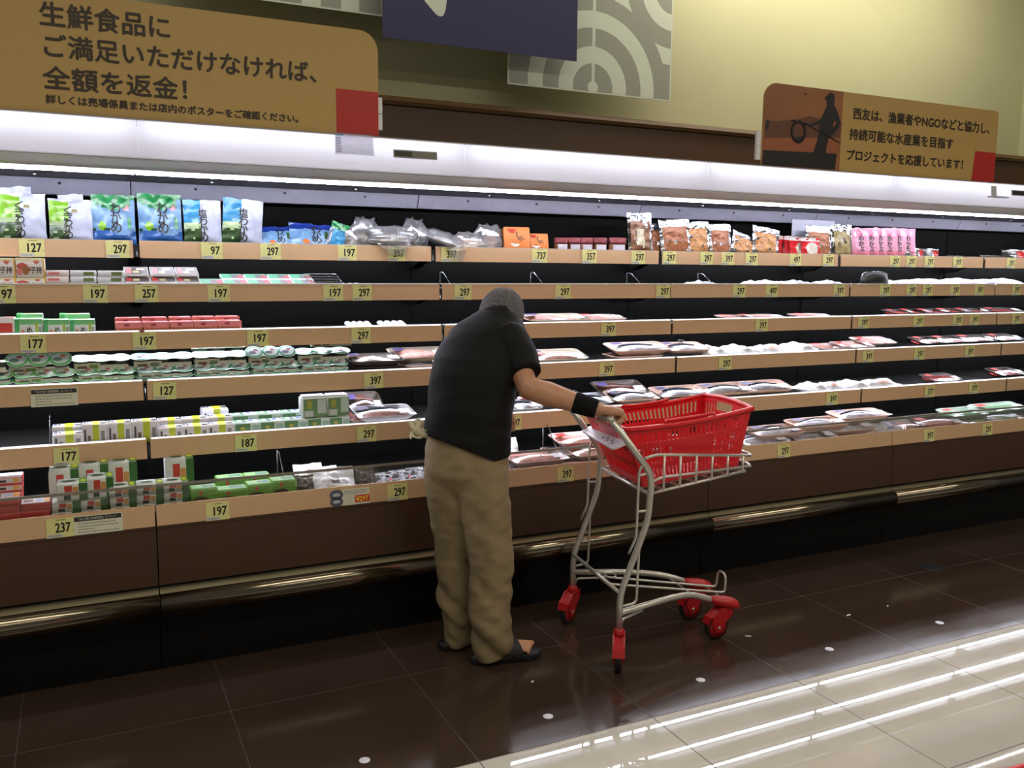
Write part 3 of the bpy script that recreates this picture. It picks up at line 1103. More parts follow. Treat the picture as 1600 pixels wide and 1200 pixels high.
def place(k, sh, px0, px1, label, group=None, dy=0.02, zb=0.0, py=None, h=None, rx=0.0, rz=0.0, ry=0.0, dsc=1.0):
    """stand kind k on shelf sh so that its front spans photo columns px0..px1; dy behind the lip, zb above the shelf"""
    y = LIP[sh] + dy + (0.05 if sh == 6 else 0.006)
    z = SURF[sh] + zb
    zc = z + k.h * 0.4
    x0, x1 = x_at(px0, y, zc), x_at(px1, y, zc)
    sx = (x1 - x0) / k.w
    if h is None:
        h = z_at(py, (x0 + x1) / 2, y) - z if py is not None else k.h
    sz = h / k.h
    M = Matrix.Translation(((x0 + x1) / 2, y, z)) @ Matrix.Rotation(rz, 4, 'Z') @ Matrix.Rotation(rx, 4, 'X') @ Matrix.Rotation(ry, 4, 'Y') @ Matrix.Diagonal((sx, dsc, sz, 1))
    return put_kind(k, M, label, group)


def nz(x, y, s=0):
    return noise.noise(Vector((x, y, s * 7.31)))


# -- pouches
def pouch(name, cat, w, h, t, pat, texts=(), seed=1, crumple=0.004, n=22, lean=0.12, back=None, extra=None):
    """standing film bag, bulging towards its foot, with crimped head; pat(u, v) -> material"""
    k = Kind(name, cat, w, t * 2, h)
    mb = MB()
    mb.M = Matrix.Rotation(-lean, 4, 'X')

    def front(u, v):
        b = (1 - abs(2 * u - 1) ** 2.6) * min(1, v * 7 + 0.1) * max(0.0, 1 - max(0, v - 0.25) / 0.68) ** 0.8
        wr = crumple * (nz(u * 5, v * 6, seed) + 0.6 * nz(u * 13, v * 13, seed + 3))
        return -t * b + wr * min(1, (1 - v) * 4 + .25)

    def pos(u, v, f):
        x = (u - 0.5) * w * (1 - 0.03 * sin(pi * v) + 0.012 * nz(v * 6, seed))
        z = v * h + 0.006 * nz(u * 4, 9, seed) * (v > 0.9)
        y = front(u, v) if f else 0.7 * t * (1 - abs(2 * u - 1) ** 2.6) * max(0, 1 - v) * min(1, v * 7 + .1) + 0.0006
        return (x, y + t, z)
    vs, cells = [], {}
    for j in range(n + 1):
        for i in range(n + 1):
            vs.append(pos(i / n, j / n, True))
    for j in range(n):
        for i in range(n):
            a = j * (n + 1) + i
            m = pat((i + .5) / n, (j + .5) / n)
            cells.setdefault(m, []).append((a, a + 1, a + n + 2, a + n + 1))
    for m, fs in cells.items():
        mb.add(vs, fs, m, True)
    vb = [pos(i / n, j / n, False) for j in range(n + 1) for i in range(n + 1)]
    fb = [(j * (n + 1) + i, (j + 1) * (n + 1) + i, (j + 1) * (n + 1) + i + 1, j * (n + 1) + i + 1) for j in range(n) for i in range(n)]
    mb.add(vb, fb, back or pat(0.8, 0.5), True)
    for txt, u, v, s, m in texts:            # lettering follows the bulge
        tv, tf = text_mesh(txt, 2)
        x0, x1 = min(a for a, b in tv), max(a for a, b in tv)
        z0, z1 = min(b for a, b in tv), max(b for a, b in tv)
        for q, (ox, oz) in enumerate(((-.0009, 0), (.0009, 0), (0, .0009))):
            pts = []
            for a, b in tv:
                uu = u + ((a - (x0 + x1) / 2) / (x1 - x0) * s + ox) / w
                vv = v + ((b - (z0 + z1) / 2) / (z1 - z0) * s * min(1.1, (z1 - z0) / (x1 - x0) + .1) + oz) / h
                p = pos(min(1, max(0, uu)), min(1, max(0, vv)), True)
                pts.append((p[0], p[1] - 0.0016 - q * .0001, p[2]))
            mb.add(pts, tf, m)
    k.part(name, mb)
    if extra:
        extra(k, mb.M, pos)
    return k


def clean(mb):
    """drop the unused copies of shared grid points"""
    used = sorted({a for f in mb.f for a in f})
    idx = {a: i for i, a in enumerate(used)}
    mb.v = [mb.v[a] for a in used]
    mb.f = [tuple(idx[a] for a in f) for f in mb.f]


_mesh0 = MB.mesh


def _mesh(self, name):
    clean(self)
    return _mesh0(self, name)


MB.mesh = _mesh

G_LIME, G_PALE, G_LEAF, G_WHITE = gloss_paint((126, 182, 44)), gloss_paint((176, 200, 150)), gloss_paint((44, 72, 36)), gloss_paint((186, 192, 214))
G_GREEN, G_SKY, G_BLUE, G_DEEP, G_TEAL = gloss_paint((28, 120, 62)), gloss_paint((116, 158, 200)), gloss_paint((46, 92, 160)), gloss_paint((34, 56, 140)), gloss_paint((52, 140, 190))
INK = M_INK


def pat_kuki(u, v):
    if v > 0.975:
        return M_BAG
    if u > 0.46:
        return G_WHITE
    if v < 0.42 and nz(u * 9, v * 9, 5) > -0.12 + v * 0.5 - 0.15:
        return G_LEAF
    return G_LIME if v > 0.5 + 0.05 * nz(u * 4, 1, 2) else G_PALE


def pat_wakame(u, v):
    if v > 0.78 - 0.5 * (abs(u - 0.5) * -0.25) - 0.10 * sin(pi * u):
        return G_GREEN
    if (u - 0.24) ** 2 * 1.0 + ((v - 0.36) * 1.1) ** 2 < 0.008:
        return G_LIME
    if 0.80 < u < 0.9 and 0.30 < v < 0.56:
        return G_GREEN
    if 0.74 < u < 0.87 and 0.70 < v < 0.82:
        return gloss_paint((205, 120, 130))
    if v < 0.24 + 0.05 * sin(u * 7):
        return G_BLUE
    if u < 0.4 and v < 0.34 and nz(u * 10, v * 10, 3) > 0:
        return G_LEAF
    return G_SKY


def pat_shio(u, v):
    if u > 0.46:
        return G_WHITE
    if v < 0.36 and nz(u * 9, v * 9, 8) > -0.25:
        return G_LEAF
    if v < 0.5:
        return G_PALE
    return G_TEAL


def pat_navy(u, v):
    if v > 0.72 + 0.1 * u:
        return G_DEEP
    if (u - 0.36) ** 2 + (v - 0.22) ** 2 < 0.007:
        return gloss_paint((224, 120, 50))
    if 0.8 < u < 0.93 and 0.42 < v < 0.75:
        return gloss_paint((66, 96, 54))
    return G_SKY if nz(u * 4, v * 4, 2) > -0.15 else gloss_paint((150, 182, 216))


def vert(s, u, v0, dv, size):
    return [(c, u, v0 - i * dv, size, INK) for i, c in enumerate(s)]


K_kuki = pouch('seaweed_pouch', 'pouch', 0.175, 0.19, 0.022, pat_kuki, vert('くきわかめ', 0.44, 0.74, 0.135, 0.034) + [('国産', 0.60, 0.74, 0.020, gloss_paint((150, 140, 60)))], 1)
K_waka = pouch('seaweed_pouch', 'pouch', 0.175, 0.19, 0.024, pat_wakame, vert('わかめ', 0.55, 0.72, 0.19, 0.042), 2, crumple=0.006)
K_shio = pouch('seaweed_pouch', 'pouch', 0.15, 0.18, 0.02, pat_shio, vert('塩わかめ', 0.5, 0.70, 0.17, 0.034), 3)
K_navy = pouch('seaweed_pouch', 'pouch', 0.15, 0.12, 0.02, pat_navy, vert('わかめ', 0.62, 0.78, 0.22, 0.034), 4, lean=0.5)
GS = 'seaweed pouches on the top shelf'
place(K_kuki, 1, -2, 73, 'white and green stem seaweed pouch above the 127 card on top shelf', GS, py=299, rz=0.05)
place(K_kuki, 1, 75, 145, 'shorter white and green stem seaweed pouch, second from left on top shelf', GS, py=309, rz=-0.04)
place(K_waka, 1, 143, 213, 'green topped blue seaweed pouch above the 297 card, left of the rail gap', GS, py=301)
place(K_waka, 1, 217, 287, 'green topped blue seaweed pouch just right of the rail gap on top shelf', GS, py=300, rz=0.05)
place(K_shio, 1, 288, 348, 'upright half blue half white salted seaweed pouch above the 97 card', GS, py=310)
place(K_shio, 1, 346, 410, 'tilted half blue half white salted seaweed pouch beside small navy pouch', GS, py=308, ry=0.08)
place(K_navy, 1, 407, 462, 'small navy seaweed pouch leaning back above the 297 card on top shelf', GS, py=345)
place(K_navy, 1, 454, 522, 'larger navy seaweed pouch leaning back next to the clear bags', GS, py=339, ry=0.08)
K_thin = pouch('seaweed_pouch', 'pouch', 0.06, 0.13, 0.012, lambda u, v: G_GREEN if v > 0.72 else (M_BAG if u < .2 else G_TEAL), (), 6)
place(K_thin, 1, 508, 537, 'narrow blue pouch with green corner leaning beside the clear bags', GS, py=345, ry=0.35)
K_back = pouch('seaweed_pouch', 'pouch', 0.16, 0.20, 0.01, lambda u, v: G_WHITE, (), 7)
place(K_back, 1, 8, 60, 'plain white pouch top showing behind the first stem seaweed pouch', GS, dy=0.07, py=290, ry=-0.1)
place(K_back, 1, 100, 140, 'plain white pouch corner showing behind the second stem seaweed pouch', GS, dy=0.07, py=302, ry=-0.1)

# -- crumpled clear bags with dried fish
M_DRIED = mat('dried_fish_brown', (92, 66, 52), 0.5, var=0.5, scale=60, bump=0.5)
M_PINKFISH = mat('dried_fish_pink', (196, 150, 128), 0.45, var=0.2, scale=50, bump=0.3)


def lump(m, seed, w, d, h, n=14):
    mb = MB()
    rings = []
    for j in range(9):
        a = -pi / 2 + pi * (j + .35) / 8.7
        rings.append([(w / 2 * cos(a) * cos(t) * (1 + .25 * nz(cos(t) * 2, sin(t) * 2 + a, seed)), d / 2 + d / 2 * cos(a) * sin(t) * (1 + .25 * nz(t, a, seed)), h / 2 + h / 2 * sin(a)) for t in [2 * pi * i / n for i in range(n)]])
    mb.loft(rings, m)
    return mb


def clear_bag(seed, w, h, d, inner, label_patch=True, tilt=0.0):
    k = Kind('clear_bag', 'bag', w, d, h)
    mb = MB()
    n = 18
    rings = []
    for j in range(13):
        v = j / 12
        wide = (0.72 + 0.3 * sin(pi * min(1, v * 1.1)) ** .7) * w / 2 * (1 + 0.18 * nz(v * 3, 1, seed))
        deep = max(0.002, d / 2 * (1 - v ** 1.6) + 0.003)
        ring = []
        for i in range(n):
            t = 2 * pi * i / n
            f = 1 + 0.30 * nz(cos(t) * 2.4 + v * 2, sin(t) * 2.4, seed) + .15 * nz(cos(t) * 6, v * 8, seed + 2)
            ring.append((wide * cos(t) * f + tilt * v * w, d / 2 + deep * sin(t) * f, max(0.0, v * h + 0.25 * h * v * nz(cos(t) * 1.8, sin(t), seed + 5))))
        rings.append(ring)
    mb.loft(rings, M_BAG)
    k.part('clear_bag', mb)
    c = lump(inner, seed, w * .62, d * .55, h * .55)
    for i, p in enumerate(c.v):
        c.v[i] = p + Vector((0, d * .22, 0.004))
    k.part('dried_fish', c)
    if label_patch:
        m2 = MB()
        pts = [(w * .17 * cos(t) + w * .05, d * .12, h * .33 + h * .15 * sin(t)) for t in [2 * pi * i / 16 for i in range(16)]]
        m2.poly(pts, paint((24, 22, 22)))
        for q in range(3):
            m2.box(-w * .06 + q * w * .06, -w * .03 + q * w * .06, d * .12 - .001, d * .12 - .0005, h * .26, h * .42, paint((200, 196, 186)))
        k.part('bag_label', m2)
    return k


B1 = clear_bag(1, 0.09, 0.07, 0.06, M_DRIED)
B2 = clear_bag(2, 0.13, 0.10, 0.07, M_DRIED)
B3 = clear_bag(3, 0.22, 0.09, 0.10, M_DRIED)
B4 = clear_bag(4, 0.15, 0.09, 0.08, M_PINKFISH, False)
GB_ = 'crumpled clear bags on the top shelf'
place(B1, 1, 535, 566, 'small crumpled clear bag beside the narrow blue pouch', GB_, py=356)
place(B2, 1, 550, 598, 'pointed clear bag with dark brown fish above the 197 card', GB_, py=343)
place(B3, 1, 577, 656, 'big clear bag of dark fish packs slumping over the 397 card', GB_, dy=-0.035, py=354, zb=0.02)
place(B2, 1, 630, 672, 'clear bag with pointed corner behind the slumped big bag', GB_, dy=0.08, py=345)
place(B3, 1, 668, 728, 'clear bag hanging over the rail gap onto the second 397 card', GB_, dy=-0.03, py=362, zb=0.022, ry=0.3)
place(B4, 1, 712, 766, 'clear bag of pinkish fish lying low left of the orange boxes', GB_, py=362)
place(B4, 1, 746, 790, 'taller clear bag of pinkish fish against the first orange box', GB_, dy=0.04, py=350)


# a free end of film drooping over the rail front
def droop(px0, px1, py0, py1, label, seed):
    y = LIP[1] - 0.004
    a, c = at_y(px0, py0, y), at_y(px1, py1, y)
    mb = MB()
    n = 12
    vs, fs = [], []
    for j in range(n + 1):
        for i in range(n + 1):
            u, v = i / n, j / n
            x = a.x + (c.x - a.x) * (0.5 + (u - .5) * (1 - 0.55 * v)) + 0.1 * (c.x - a.x) * v
            z = a.z + 0.012 + (c.z - a.z - 0.012) * v + 0.008 * nz(u * 4, 3, seed)
            vs.append((x, y - 0.008 - 0.012 * v * (1 - v) * 3 + 0.006 * nz(u * 5, v * 5, seed), z))
    for j in range(n):
        for i in range(n):
            q = j * (n + 1) + i
            fs.append((q, q + n + 1, q + n + 2, q + 1))
    mb.add(vs, fs, M_BAG, True)
    o = mb.build('bag_end')
    tag(o, label, 'bag', 'crumpled clear bags on the top shelf')


droop(588, 640, 384, 399, 'clear bag end drooping over the top of the 397 card', 3)
droop(694, 728, 384, 409, 'clear bag end with white sticker drooping right of the rail gap', 5)


# -- boxes with printed faces
def carton(name, cat, w, d, h, base, decals=(), r=0.003, m=None):
    k = Kind(name, cat, w, d, h)
    mb = MB()
    mb.rbox(w, d, h, r, m or paint(base, 0.55), 1)
    for q, dc in enumerate(decals):
        face, u0, v0, u1, v1, c = dc[:6]
        e = 0.0004 + q * 0.00005
        mm = c if not isinstance(c, tuple) else paint(c, 0.55)
        if len(dc) > 6:
            s = dc[6]
            if face == 'front':
                mb.text(s, ((u0 - .5) * w, -e, v0 * h), (1, 0, 0), (0, 0, 1), width=(u1 - u0) * w, height=(v1 - v0) * h, m=mm, bold=0.0004)
            else:
                mb.text(s, ((u0 - .5) * w, v0 * d, h + e), (1, 0, 0), (0, 1, 0), width=(u1 - u0) * w, height=(v1 - v0) * d, m=mm, bold=0.0004)
        elif face == 'front':
            mb.quad(((u0 - .5) * w, -e, v0 * h), ((u1 - .5) * w, -e, v0 * h), ((u1 - .5) * w, -e, v1 * h), ((u0 - .5) * w, -e, v1 * h), mm)
        elif face == 'top':
            mb.quad(((u0 - .5) * w, v0 * d, h + e), ((u1 - .5) * w, v0 * d, h + e), ((u1 - .5) * w, v1 * d, h + e), ((u0 - .5) * w, v1 * d, h + e), mm)
        elif face == 'right':
            mb.quad((w / 2 + e, u0 * d, v0 * h), (w / 2 + e, u1 * d, v0 * h), (w / 2 + e, u1 * d, v1 * h), (w / 2 + e, u0 * d, v1 * h), mm)
        elif face == 'blobf':
            mb.poly([((u0 - .5) * w + u1 * w * cos(t) * (1 + .3 * sin(3 * t)), -e, v0 * h + v1 * h * sin(t)) for t in [2 * pi * i / 18 for i in range(18)]], mm)
        elif face == 'blobt':
            mb.poly([((u0 - .5) * w + u1 * w * cos(t), v0 * d + v1 * d * sin(t), h + e) for t in [2 * pi * i / 18 for i in range(18)]], mm)
    k.part(name, mb)
    return k


K_orange = carton('smoked_fish_box', 'box', 0.088, 0.03, 0.115, (226, 132, 66), [
    ('blobf', 0.30, 0.86, 0.17, 0.06, (196, 44, 30)), ('blobf', 0.33, 0.78, 0.13, 0.04, (196, 44, 30)),
    ('front', 0.48, 0.56, 0.74, 0.80, INK, 'し'), ('front', 0.50, 0.42, 0.78, 0.56, INK, 'や'), ('blobf', 0.42, 0.26, 0.15, 0.07, M_SILVER),
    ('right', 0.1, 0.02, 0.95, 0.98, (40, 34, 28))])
place(K_orange, 1, 790, 828, 'taller orange smoked fish box with dark lettering beside the clear bags', 'orange boxes', py=353, rx=-0.25, ry=0.0, rz=-0.2)
place(K_orange, 1, 826, 857, 'shorter orange smoked fish box above the 737 card', 'orange boxes', py=363, rx=-0.3, rz=-0.2)

# -- little jars with cloth lids
K_jar = Kind('jar', 'jar', 0.06, 0.06, 0.08)
mb = MB(); mb.lathe([(0.024, 0.0), (0.027, 0.004), (0.027, 0.045), (0.022, 0.052)], mat('jar_paste', (150, 96, 64), 0.2, var=0.3), 18, (0, 0.03, 0)); K_jar.part('jar', mb)
mb = MB(); mb.lathe([(0.029, 0.046), (0.0305, 0.052), (0.0285, 0.058), (0.030, 0.074), (0.026, 0.079), (0.004, 0.080)], mat('red_cloth', (120, 44, 48), 0.45, var=0.2, bump=0.4), 20, (0, 0.03, 0)); K_jar.part('jar_lid', mb)
mb = MB()
mb.prism([(0.002, 0.004), (0.0018, 0.040), (0.002, 0.040)], -0.02, 0.02, paint((214, 212, 224)))
mb = MB()
for a0 in range(-5, 5):
    t0, t1 = -pi / 2 + a0 * .16, -pi / 2 + (a0 + 1) * .16
    mb.quad((0.0275 * cos(t0), 0.03 + 0.0275 * sin(t0), 0.004), (0.0275 * cos(t1), 0.03 + 0.0275 * sin(t1), 0.004), (0.0275 * cos(t1), 0.03 + 0.0275 * sin(t1), 0.042), (0.0275 * cos(t0), 0.03 + 0.0275 * sin(t0), 0.042), paint((214, 212, 224)))
K_jar.part('jar_label', mb)
for i, (a, c) in enumerate(((870, 892), (890, 912), (909, 931), (930, 953), (955, 983))):
    place(K_jar, 1, a, c, 'small jar with dark red cloth lid on top shelf, %s from left' % ORD[i], 'red lidded jars', py=371, dy=0.015 + 0.01 * (i % 2))

# -- vacuum pouches in silver foil
M_KARA = mat('brown_seafood', (150, 92, 56), 0.35, var=0.45, scale=70, bump=0.5)
M_KARA2 = mat('tan_seafood', (190, 136, 84), 0.35, var=0.4, scale=70, bump=0.5)
M_FOILCLR = clear_mat('shiny_clear_foil', (0.95, 0.95, 0.97), gloss=0.30, rough=0.12, bump=0.6)


def foil_kind(name, w, h, inner, seed, tag_col=None, border=M_SILVER):
    def pat(u, v):
        if v > 0.80 or u < 0.10 or u > 0.90 or v < 0.04:
            return border
        if tag_col and 0.36 < u < 0.64 and 0.18 < v < 0.58:
            return tag_col
        return inner if nz(u * 6, v * 6, seed) > -0.42 else M_SILVER
    return pouch(name, 'pouch', w, h, 0.016, pat, (), seed, crumple=0.008, n=20, back=M_SILVER)


F1 = foil_kind('snack_pouch', 0.12, 0.17, M_KARA, 11)
F2 = foil_kind('snack_pouch', 0.12, 0.17, M_KARA2, 12)
F3 = foil_kind('snack_pouch', 0.10, 0.20, mat('dark_brown_seafood', (116, 78, 52), 0.35, var=0.4, scale=70), 13, paint((196, 190, 160)), M_FOILCLR)
GF = 'snack pouches on the top shelf'
place(F3, 1, 985, 1023, 'tall clear snack pouch with pale label, right of the jars', GF, py=331)
place(F1, 1, 1019, 1044, 'narrow dark brown snack pouch behind tall clear pouch', GF, dy=0.05, py=348)
place(F1, 1, 1036, 1084, 'wide silver snack pouch with reddish filling above second 297 card', GF, py=342, ry=-0.05)
place(F2, 1, 1078, 1114, 'silver snack pouch with tan filling next to wide silver pouch', GF, py=345, ry=-0.05)
place(F1, 1, 1112, 1147, 'silver snack pouch with brown crumbs and pink corner above the 397 card', GF, py=349)
place(F2, 1, 1143, 1184, 'low silver snack pouch slumped to the right, tan filling', GF, py=364, ry=0.3)
place(F2, 1, 1177, 1220, 'silver snack pouch standing alone left of the red white packs', GF, py=354, ry=0.14)
RW1 = pouch('cuttlefish_pack', 'pouch', 0.09, 0.10, 0.008, lambda u, v: gloss_paint((206, 196, 190)) if v > .8 else (gloss_paint((214, 206, 190)) if ((u - .58) / .32) ** 2 + ((v - .4) / .36) ** 2 < 1 else gloss_paint((196, 40, 44))), (), 14, back=gloss_paint((196, 40, 44)))
for i, (a, c) in enumerate(((1217, 1246), (1228, 1256), (1236, 1271), (1254, 1283))):
    place(RW1, 1, a, c, 'red pack with pale oval on top shelf, %s from left' % ORD[i], 'red packs above the 497 card', dy=0.012 + 0.022 * (3 - i), py=368 + i)
place(F1, 1, 1262, 1304, 'bright silver snack pouch in front of white card, beside red packs', GF, py=352, ry=0.06)
mb = MB(); mb.box(-0.12, 0.12, 0, 0.002, 0, 0.14, paint((186, 190, 204)))
K_cardb = Kind('backing_card', 'card', 0.24, 0.002, 0.14); K_cardb.part('backing_card', mb)
place(K_cardb, 1, 1236, 1302, 'plain grey-white card standing behind silver pouch and red packs', None, dy=0.13, py=344)
F4 = foil_kind('snack_pouch', 0.10, 0.16, mat('olive_seafood', (140, 124, 78), 0.4, var=0.3, scale=80), 15, None, M_FOILCLR)
place(F4, 1, 1304, 1336, 'clear pouch of olive brown shreds between silver pouch and pink bags', GF, py=350)
PINK, HOT = gloss_paint((226, 160, 186)), gloss_paint((214, 48, 96))
K_pink = pouch('pink_bag', 'bag', 0.10, 0.15, 0.014, lambda u, v: (HOT if (u - .5) ** 2 + ((v - .84) * 1.3) ** 2 < .03 else (gloss_paint((222, 130, 150)) if v < .25 else PINK)),
               vert('めかぶ', 0.55, 0.66, 0.19, 0.026), 16)
PB = (1333, 1349, 1363, 1377, 1392, 1406)
for i, a in enumerate(PB):
    place(K_pink, 1, a, a + 26, 'pink bag with dark brush lettering on top shelf, %s from left' % ORD[i], 'pink bags in a row', py=355 + (i % 2), dy=0.015, rz=-0.25 + .05 * (i % 3))
S1 = pouch('small_pouch', 'pouch', 0.10, 0.07, 0.014, lambda u, v: M_SILVER if nz(u * 4, v * 4, 2) > -.1 else paint((50, 52, 44)), (), 17)
S2 = pouch('small_pouch', 'pouch', 0.10, 0.05, 0.014, lambda u, v: gloss_paint((190, 44, 44)) if u > .62 and v < .8 else M_FOILCLR, (), 18, back=paint((90, 86, 80)))
S3 = pouch('small_pouch', 'pouch', 0.10, 0.05, 0.02, lambda u, v: paint((84, 74, 62)) if nz(u * 5, v * 5, 4) > -.2 else M_FOILCLR, (), 19, lean=0.8, back=paint((84, 74, 62)))
GM = 'small pouches at the right of top shelf'
place(S1, 1, 1406, 1434, 'small black and silver pouch at the foot of the pink bags', GM, py=378, dy=0.01)
place(S2, 1, 1424, 1446, 'small clear pouch with red corner beside black silver pouch', GM, py=387)
place(S2, 1, 1442, 1470, 'second small clear pouch with red corner on top shelf', GM, py=388)
place(S3, 1, 1488, 1516, 'small flat brown pouch above the last 397 card of top shelf', GM, py=391)
place(S3, 1, 1520, 1541, 'small flat brown pouch at the rail end of top shelf', GM, py=394)
place(S3, 1, 1542, 1574, 'dark olive pouch just right of the last rail joint', GM, py=388, dy=.03)
place(S2, 1, 1568, 1604, 'clear pouch with red end at far right of top shelf', GM, py=389)

# ------------------------------------------------------------------ second shelf
K_kodo = carton('roe_box', 'box', 0.11, 0.10, 0.054, (226, 220, 214), [
    ('front', 0.0, 0.86, 1, 0.99, (236, 222, 170)), ('blobf', 0.22, 0.5, 0.17, 0.26, (186, 84, 66)), ('blobf', 0.34, 0.36, 0.16, 0.22, (150, 100, 60)), ('blobf', 0.12, 0.28, 0.11, 0.18, (204, 120, 110)),
    ('front', 0.50, 0.22, 0.9, 0.56, INK, '子持'), ('blobf', 0.72, 0.78, 0.1, 0.1, (206, 110, 100)), ('front', 0.95, 0, 1, 1, (232, 176, 60)),
    ('top', 0.05, 0.05, 0.95, 0.2, (230, 200, 120)), ('top', 0.1, 0.4, 0.6, 0.8, (214, 196, 186))])
g = 'roe boxes on the second shelf'
place(K_kodo, 2, -24, 25, 'lower white roe box cut by the picture edge, second shelf', g, h=0.04)
place(K_kodo, 2, 25, 72, 'lower white roe box under the one with red flowers, second shelf', g, h=0.04)
place(K_kodo, 2, -24, 24, 'upper white roe box with red flowers at the picture edge', g, zb=0.0405, py=403)
place(K_kodo, 2, 25, 70, 'upper white roe box with red flowers, second from left edge', g, zb=0.0405, py=403)


def flat(top, front, stripes, name='flat_pack', cat='pack', h=0.022):
    return carton(name, cat, 0.105, 0.10, h, front, [('top', 0.02, 0.04, 0.98, 0.96, top)] + stripes, r=0.002)


K_f1 = flat((226, 222, 214), (226, 210, 206), [('top', 0.1, 0.3, 0.6, 0.7, (70, 66, 54)), ('front', .1, .3, .6, .7, (206, 110, 110))])
K_f2 = flat((214, 232, 240), (222, 224, 228), [('top', 0.05, .55, .5, .9, (206, 60, 50)), ('top', .5, .5, .95, .9, (50, 60, 70)), ('top', .05, .1, .95, .3, (120, 190, 210)), ('front', .5, .15, .9, .8, (98, 110, 62))])
K_f3 = flat((44, 38, 36), (220, 216, 216), [('top', .08, .15, .3, .85, (176, 40, 44)), ('top', .35, .2, .6, .45, (196, 186, 130)), ('top', .5, .55, .85, .8, (206, 186, 170)), ('front', .1, .25, .9, .6, (70, 60, 60))])
K_f4 = flat((56, 140, 104), (222, 226, 226), [('top', .45, .1, .72, .85, (84, 74, 84)), ('top', .72, .15, .97, .8, (150, 44, 60)), ('top', .04, .1, .96, .2, (226, 230, 230))])


def stack(k, sh, spans, rows, n, desc, grp, dy=0.02, gap=0.004, jitter=0.0, where=None):
    """n[i] packs high at each span, for each row behind the other"""
    for r in range(rows):
        for i, (a, c) in enumerate(spans):
            hi = n[i] if isinstance(n, (list, tuple)) else n
            for q in range(hi):
                parts_ = []
                if len(spans) > 1:
                    parts_.append('%s column from left' % ORD[i])
                if rows > 1:
                    parts_.append(('front row', 'second row', 'third row')[r])
                if hi > 1:
                    parts_.append('topmost' if q == hi - 1 else ('lowest' if q == 0 else '%s layer up' % ORD[q]))
                lab = desc + (', ' + ', '.join(parts_) if parts_ else '')
                y = LIP[sh] + dy + r * (k.d + gap)
                y0 = LIP[sh] + dy
                zz = SURF[sh] + k.h
                # same world columns in every row
                xa, xc = x_at(a, y0, zz), x_at(c, y0, zz)
                sx = (xc - xa) / k.w * 0.985
                yo = y + (0.05 if sh == 6 else 0.006)
                M = Matrix.Translation(((xa + xc) / 2 + random.uniform(-jitter, jitter), yo + random.uniform(0, jitter), SURF[sh] + q * (k.h + 0.0004))) @ Matrix.Rotation(random.uniform(-jitter, jitter) * 6, 4, 'Z') @ Matrix.Diagonal((sx, 1, 1, 1))
                put_kind(k, M, lab, grp)


stack(K_f1, 2, [(72, 109)], 1, 3, 'white and olive flat pack beside the roe boxes', 'white olive flat packs', jitter=.002)
stack(K_f2, 2, [(110, 152), (153, 195)], 1, 3, 'white pack with blue and red top, second shelf', 'white blue packs', jitter=.002)
for i, (a, c) in enumerate(((195, 235), (236, 276), (276, 313))):
    place(K_f3, 2, a, c, 'black and red flat pack on second shelf, lower front row, %s from left' % ORD[i], 'black red flat packs', rx=.30, zb=.004, h=.02)
    place(K_f3, 2, a, c - 2, 'black and red flat pack on second shelf, raised back row, %s from left' % ORD[i], 'black red flat packs', rx=.30, zb=.034, dy=.07, h=.02)
for i, (a, c) in enumerate(((315, 352), (352, 389), (390, 426), (427, 461), (461, 495))):
    place(K_f4, 2, a, c, 'green and red flat pack on second shelf, front row, %s from left' % ORD[i], 'green red flat packs', rx=.22, zb=.003, h=.012)
    if i:
        place(K_f4, 2, a - 4, c - 5, 'green and red flat pack on second shelf, back row, %s column' % ORD[i], 'green red flat packs', rx=.22, zb=.022, dy=.10, h=.012)

M_EDGE = clear_mat('acrylic_edge', (0.85, 0.87, 0.9), gloss=0.16, rough=0.2, haze=0.14)


def divider(sh, px, label, h=0.07, d=0.14, dy=0.03):
    y = LIP[sh] + dy
    x = x_at(px, y, SURF[sh])
    mb = MB()
    pts = [(0, 0.0), (d, 0.0), (d, h), (d * .75, h), (0, 0.012)]
    n = len(pts)
    for s in (-0.0008,):
        mb.prism(pts, -0.0009, 0.0009, M_ACRYL)
    mb.tube([(0, 0, 0.012), (0, d * .75, h), (0, d, h)], 0.0013, M_EDGE, 5)
    mb.tube([(0, d, 0), (0, d, h)], 0.0013, M_EDGE, 5)
    o = mb.build('shelf_divider')
    o.location = (x, y, SURF[sh])
    tag(o, label, 'divider', 'clear shelf dividers')


divider(2, 705, 'clear divider on second shelf left of the stooping man')
divider(2, 850, 'clear divider on second shelf under the 737 card')
divider(2, 1003, 'clear divider on second shelf right of the jars above')
divider(2, 1116, 'clear divider on second shelf below the slumped silver pouch')
divider(2, 313, 'clear divider on second shelf between black and green packs', h=.06)
divider(3, 150, 'clear divider on third shelf beside the green cartons', h=.06)
divider(3, 378, 'clear divider on third shelf at the end of pink boxes', h=.06)
divider(5, 78, 'dark clear divider on fifth shelf left of the white boxes', h=.10, d=.18)
divider(6, 450, 'clear divider on bottom tray left of the white pouches', h=.16, d=.2, dy=.05)
divider(6, 880, 'clear divider on bottom tray behind the pink trays', h=.19, d=.2, dy=.05)
divider(4, 1085, 'clear divider on fourth shelf behind the peach trays', h=.09)
divider(5, 918, 'clear divider on fifth shelf behind the wristband', h=.08)
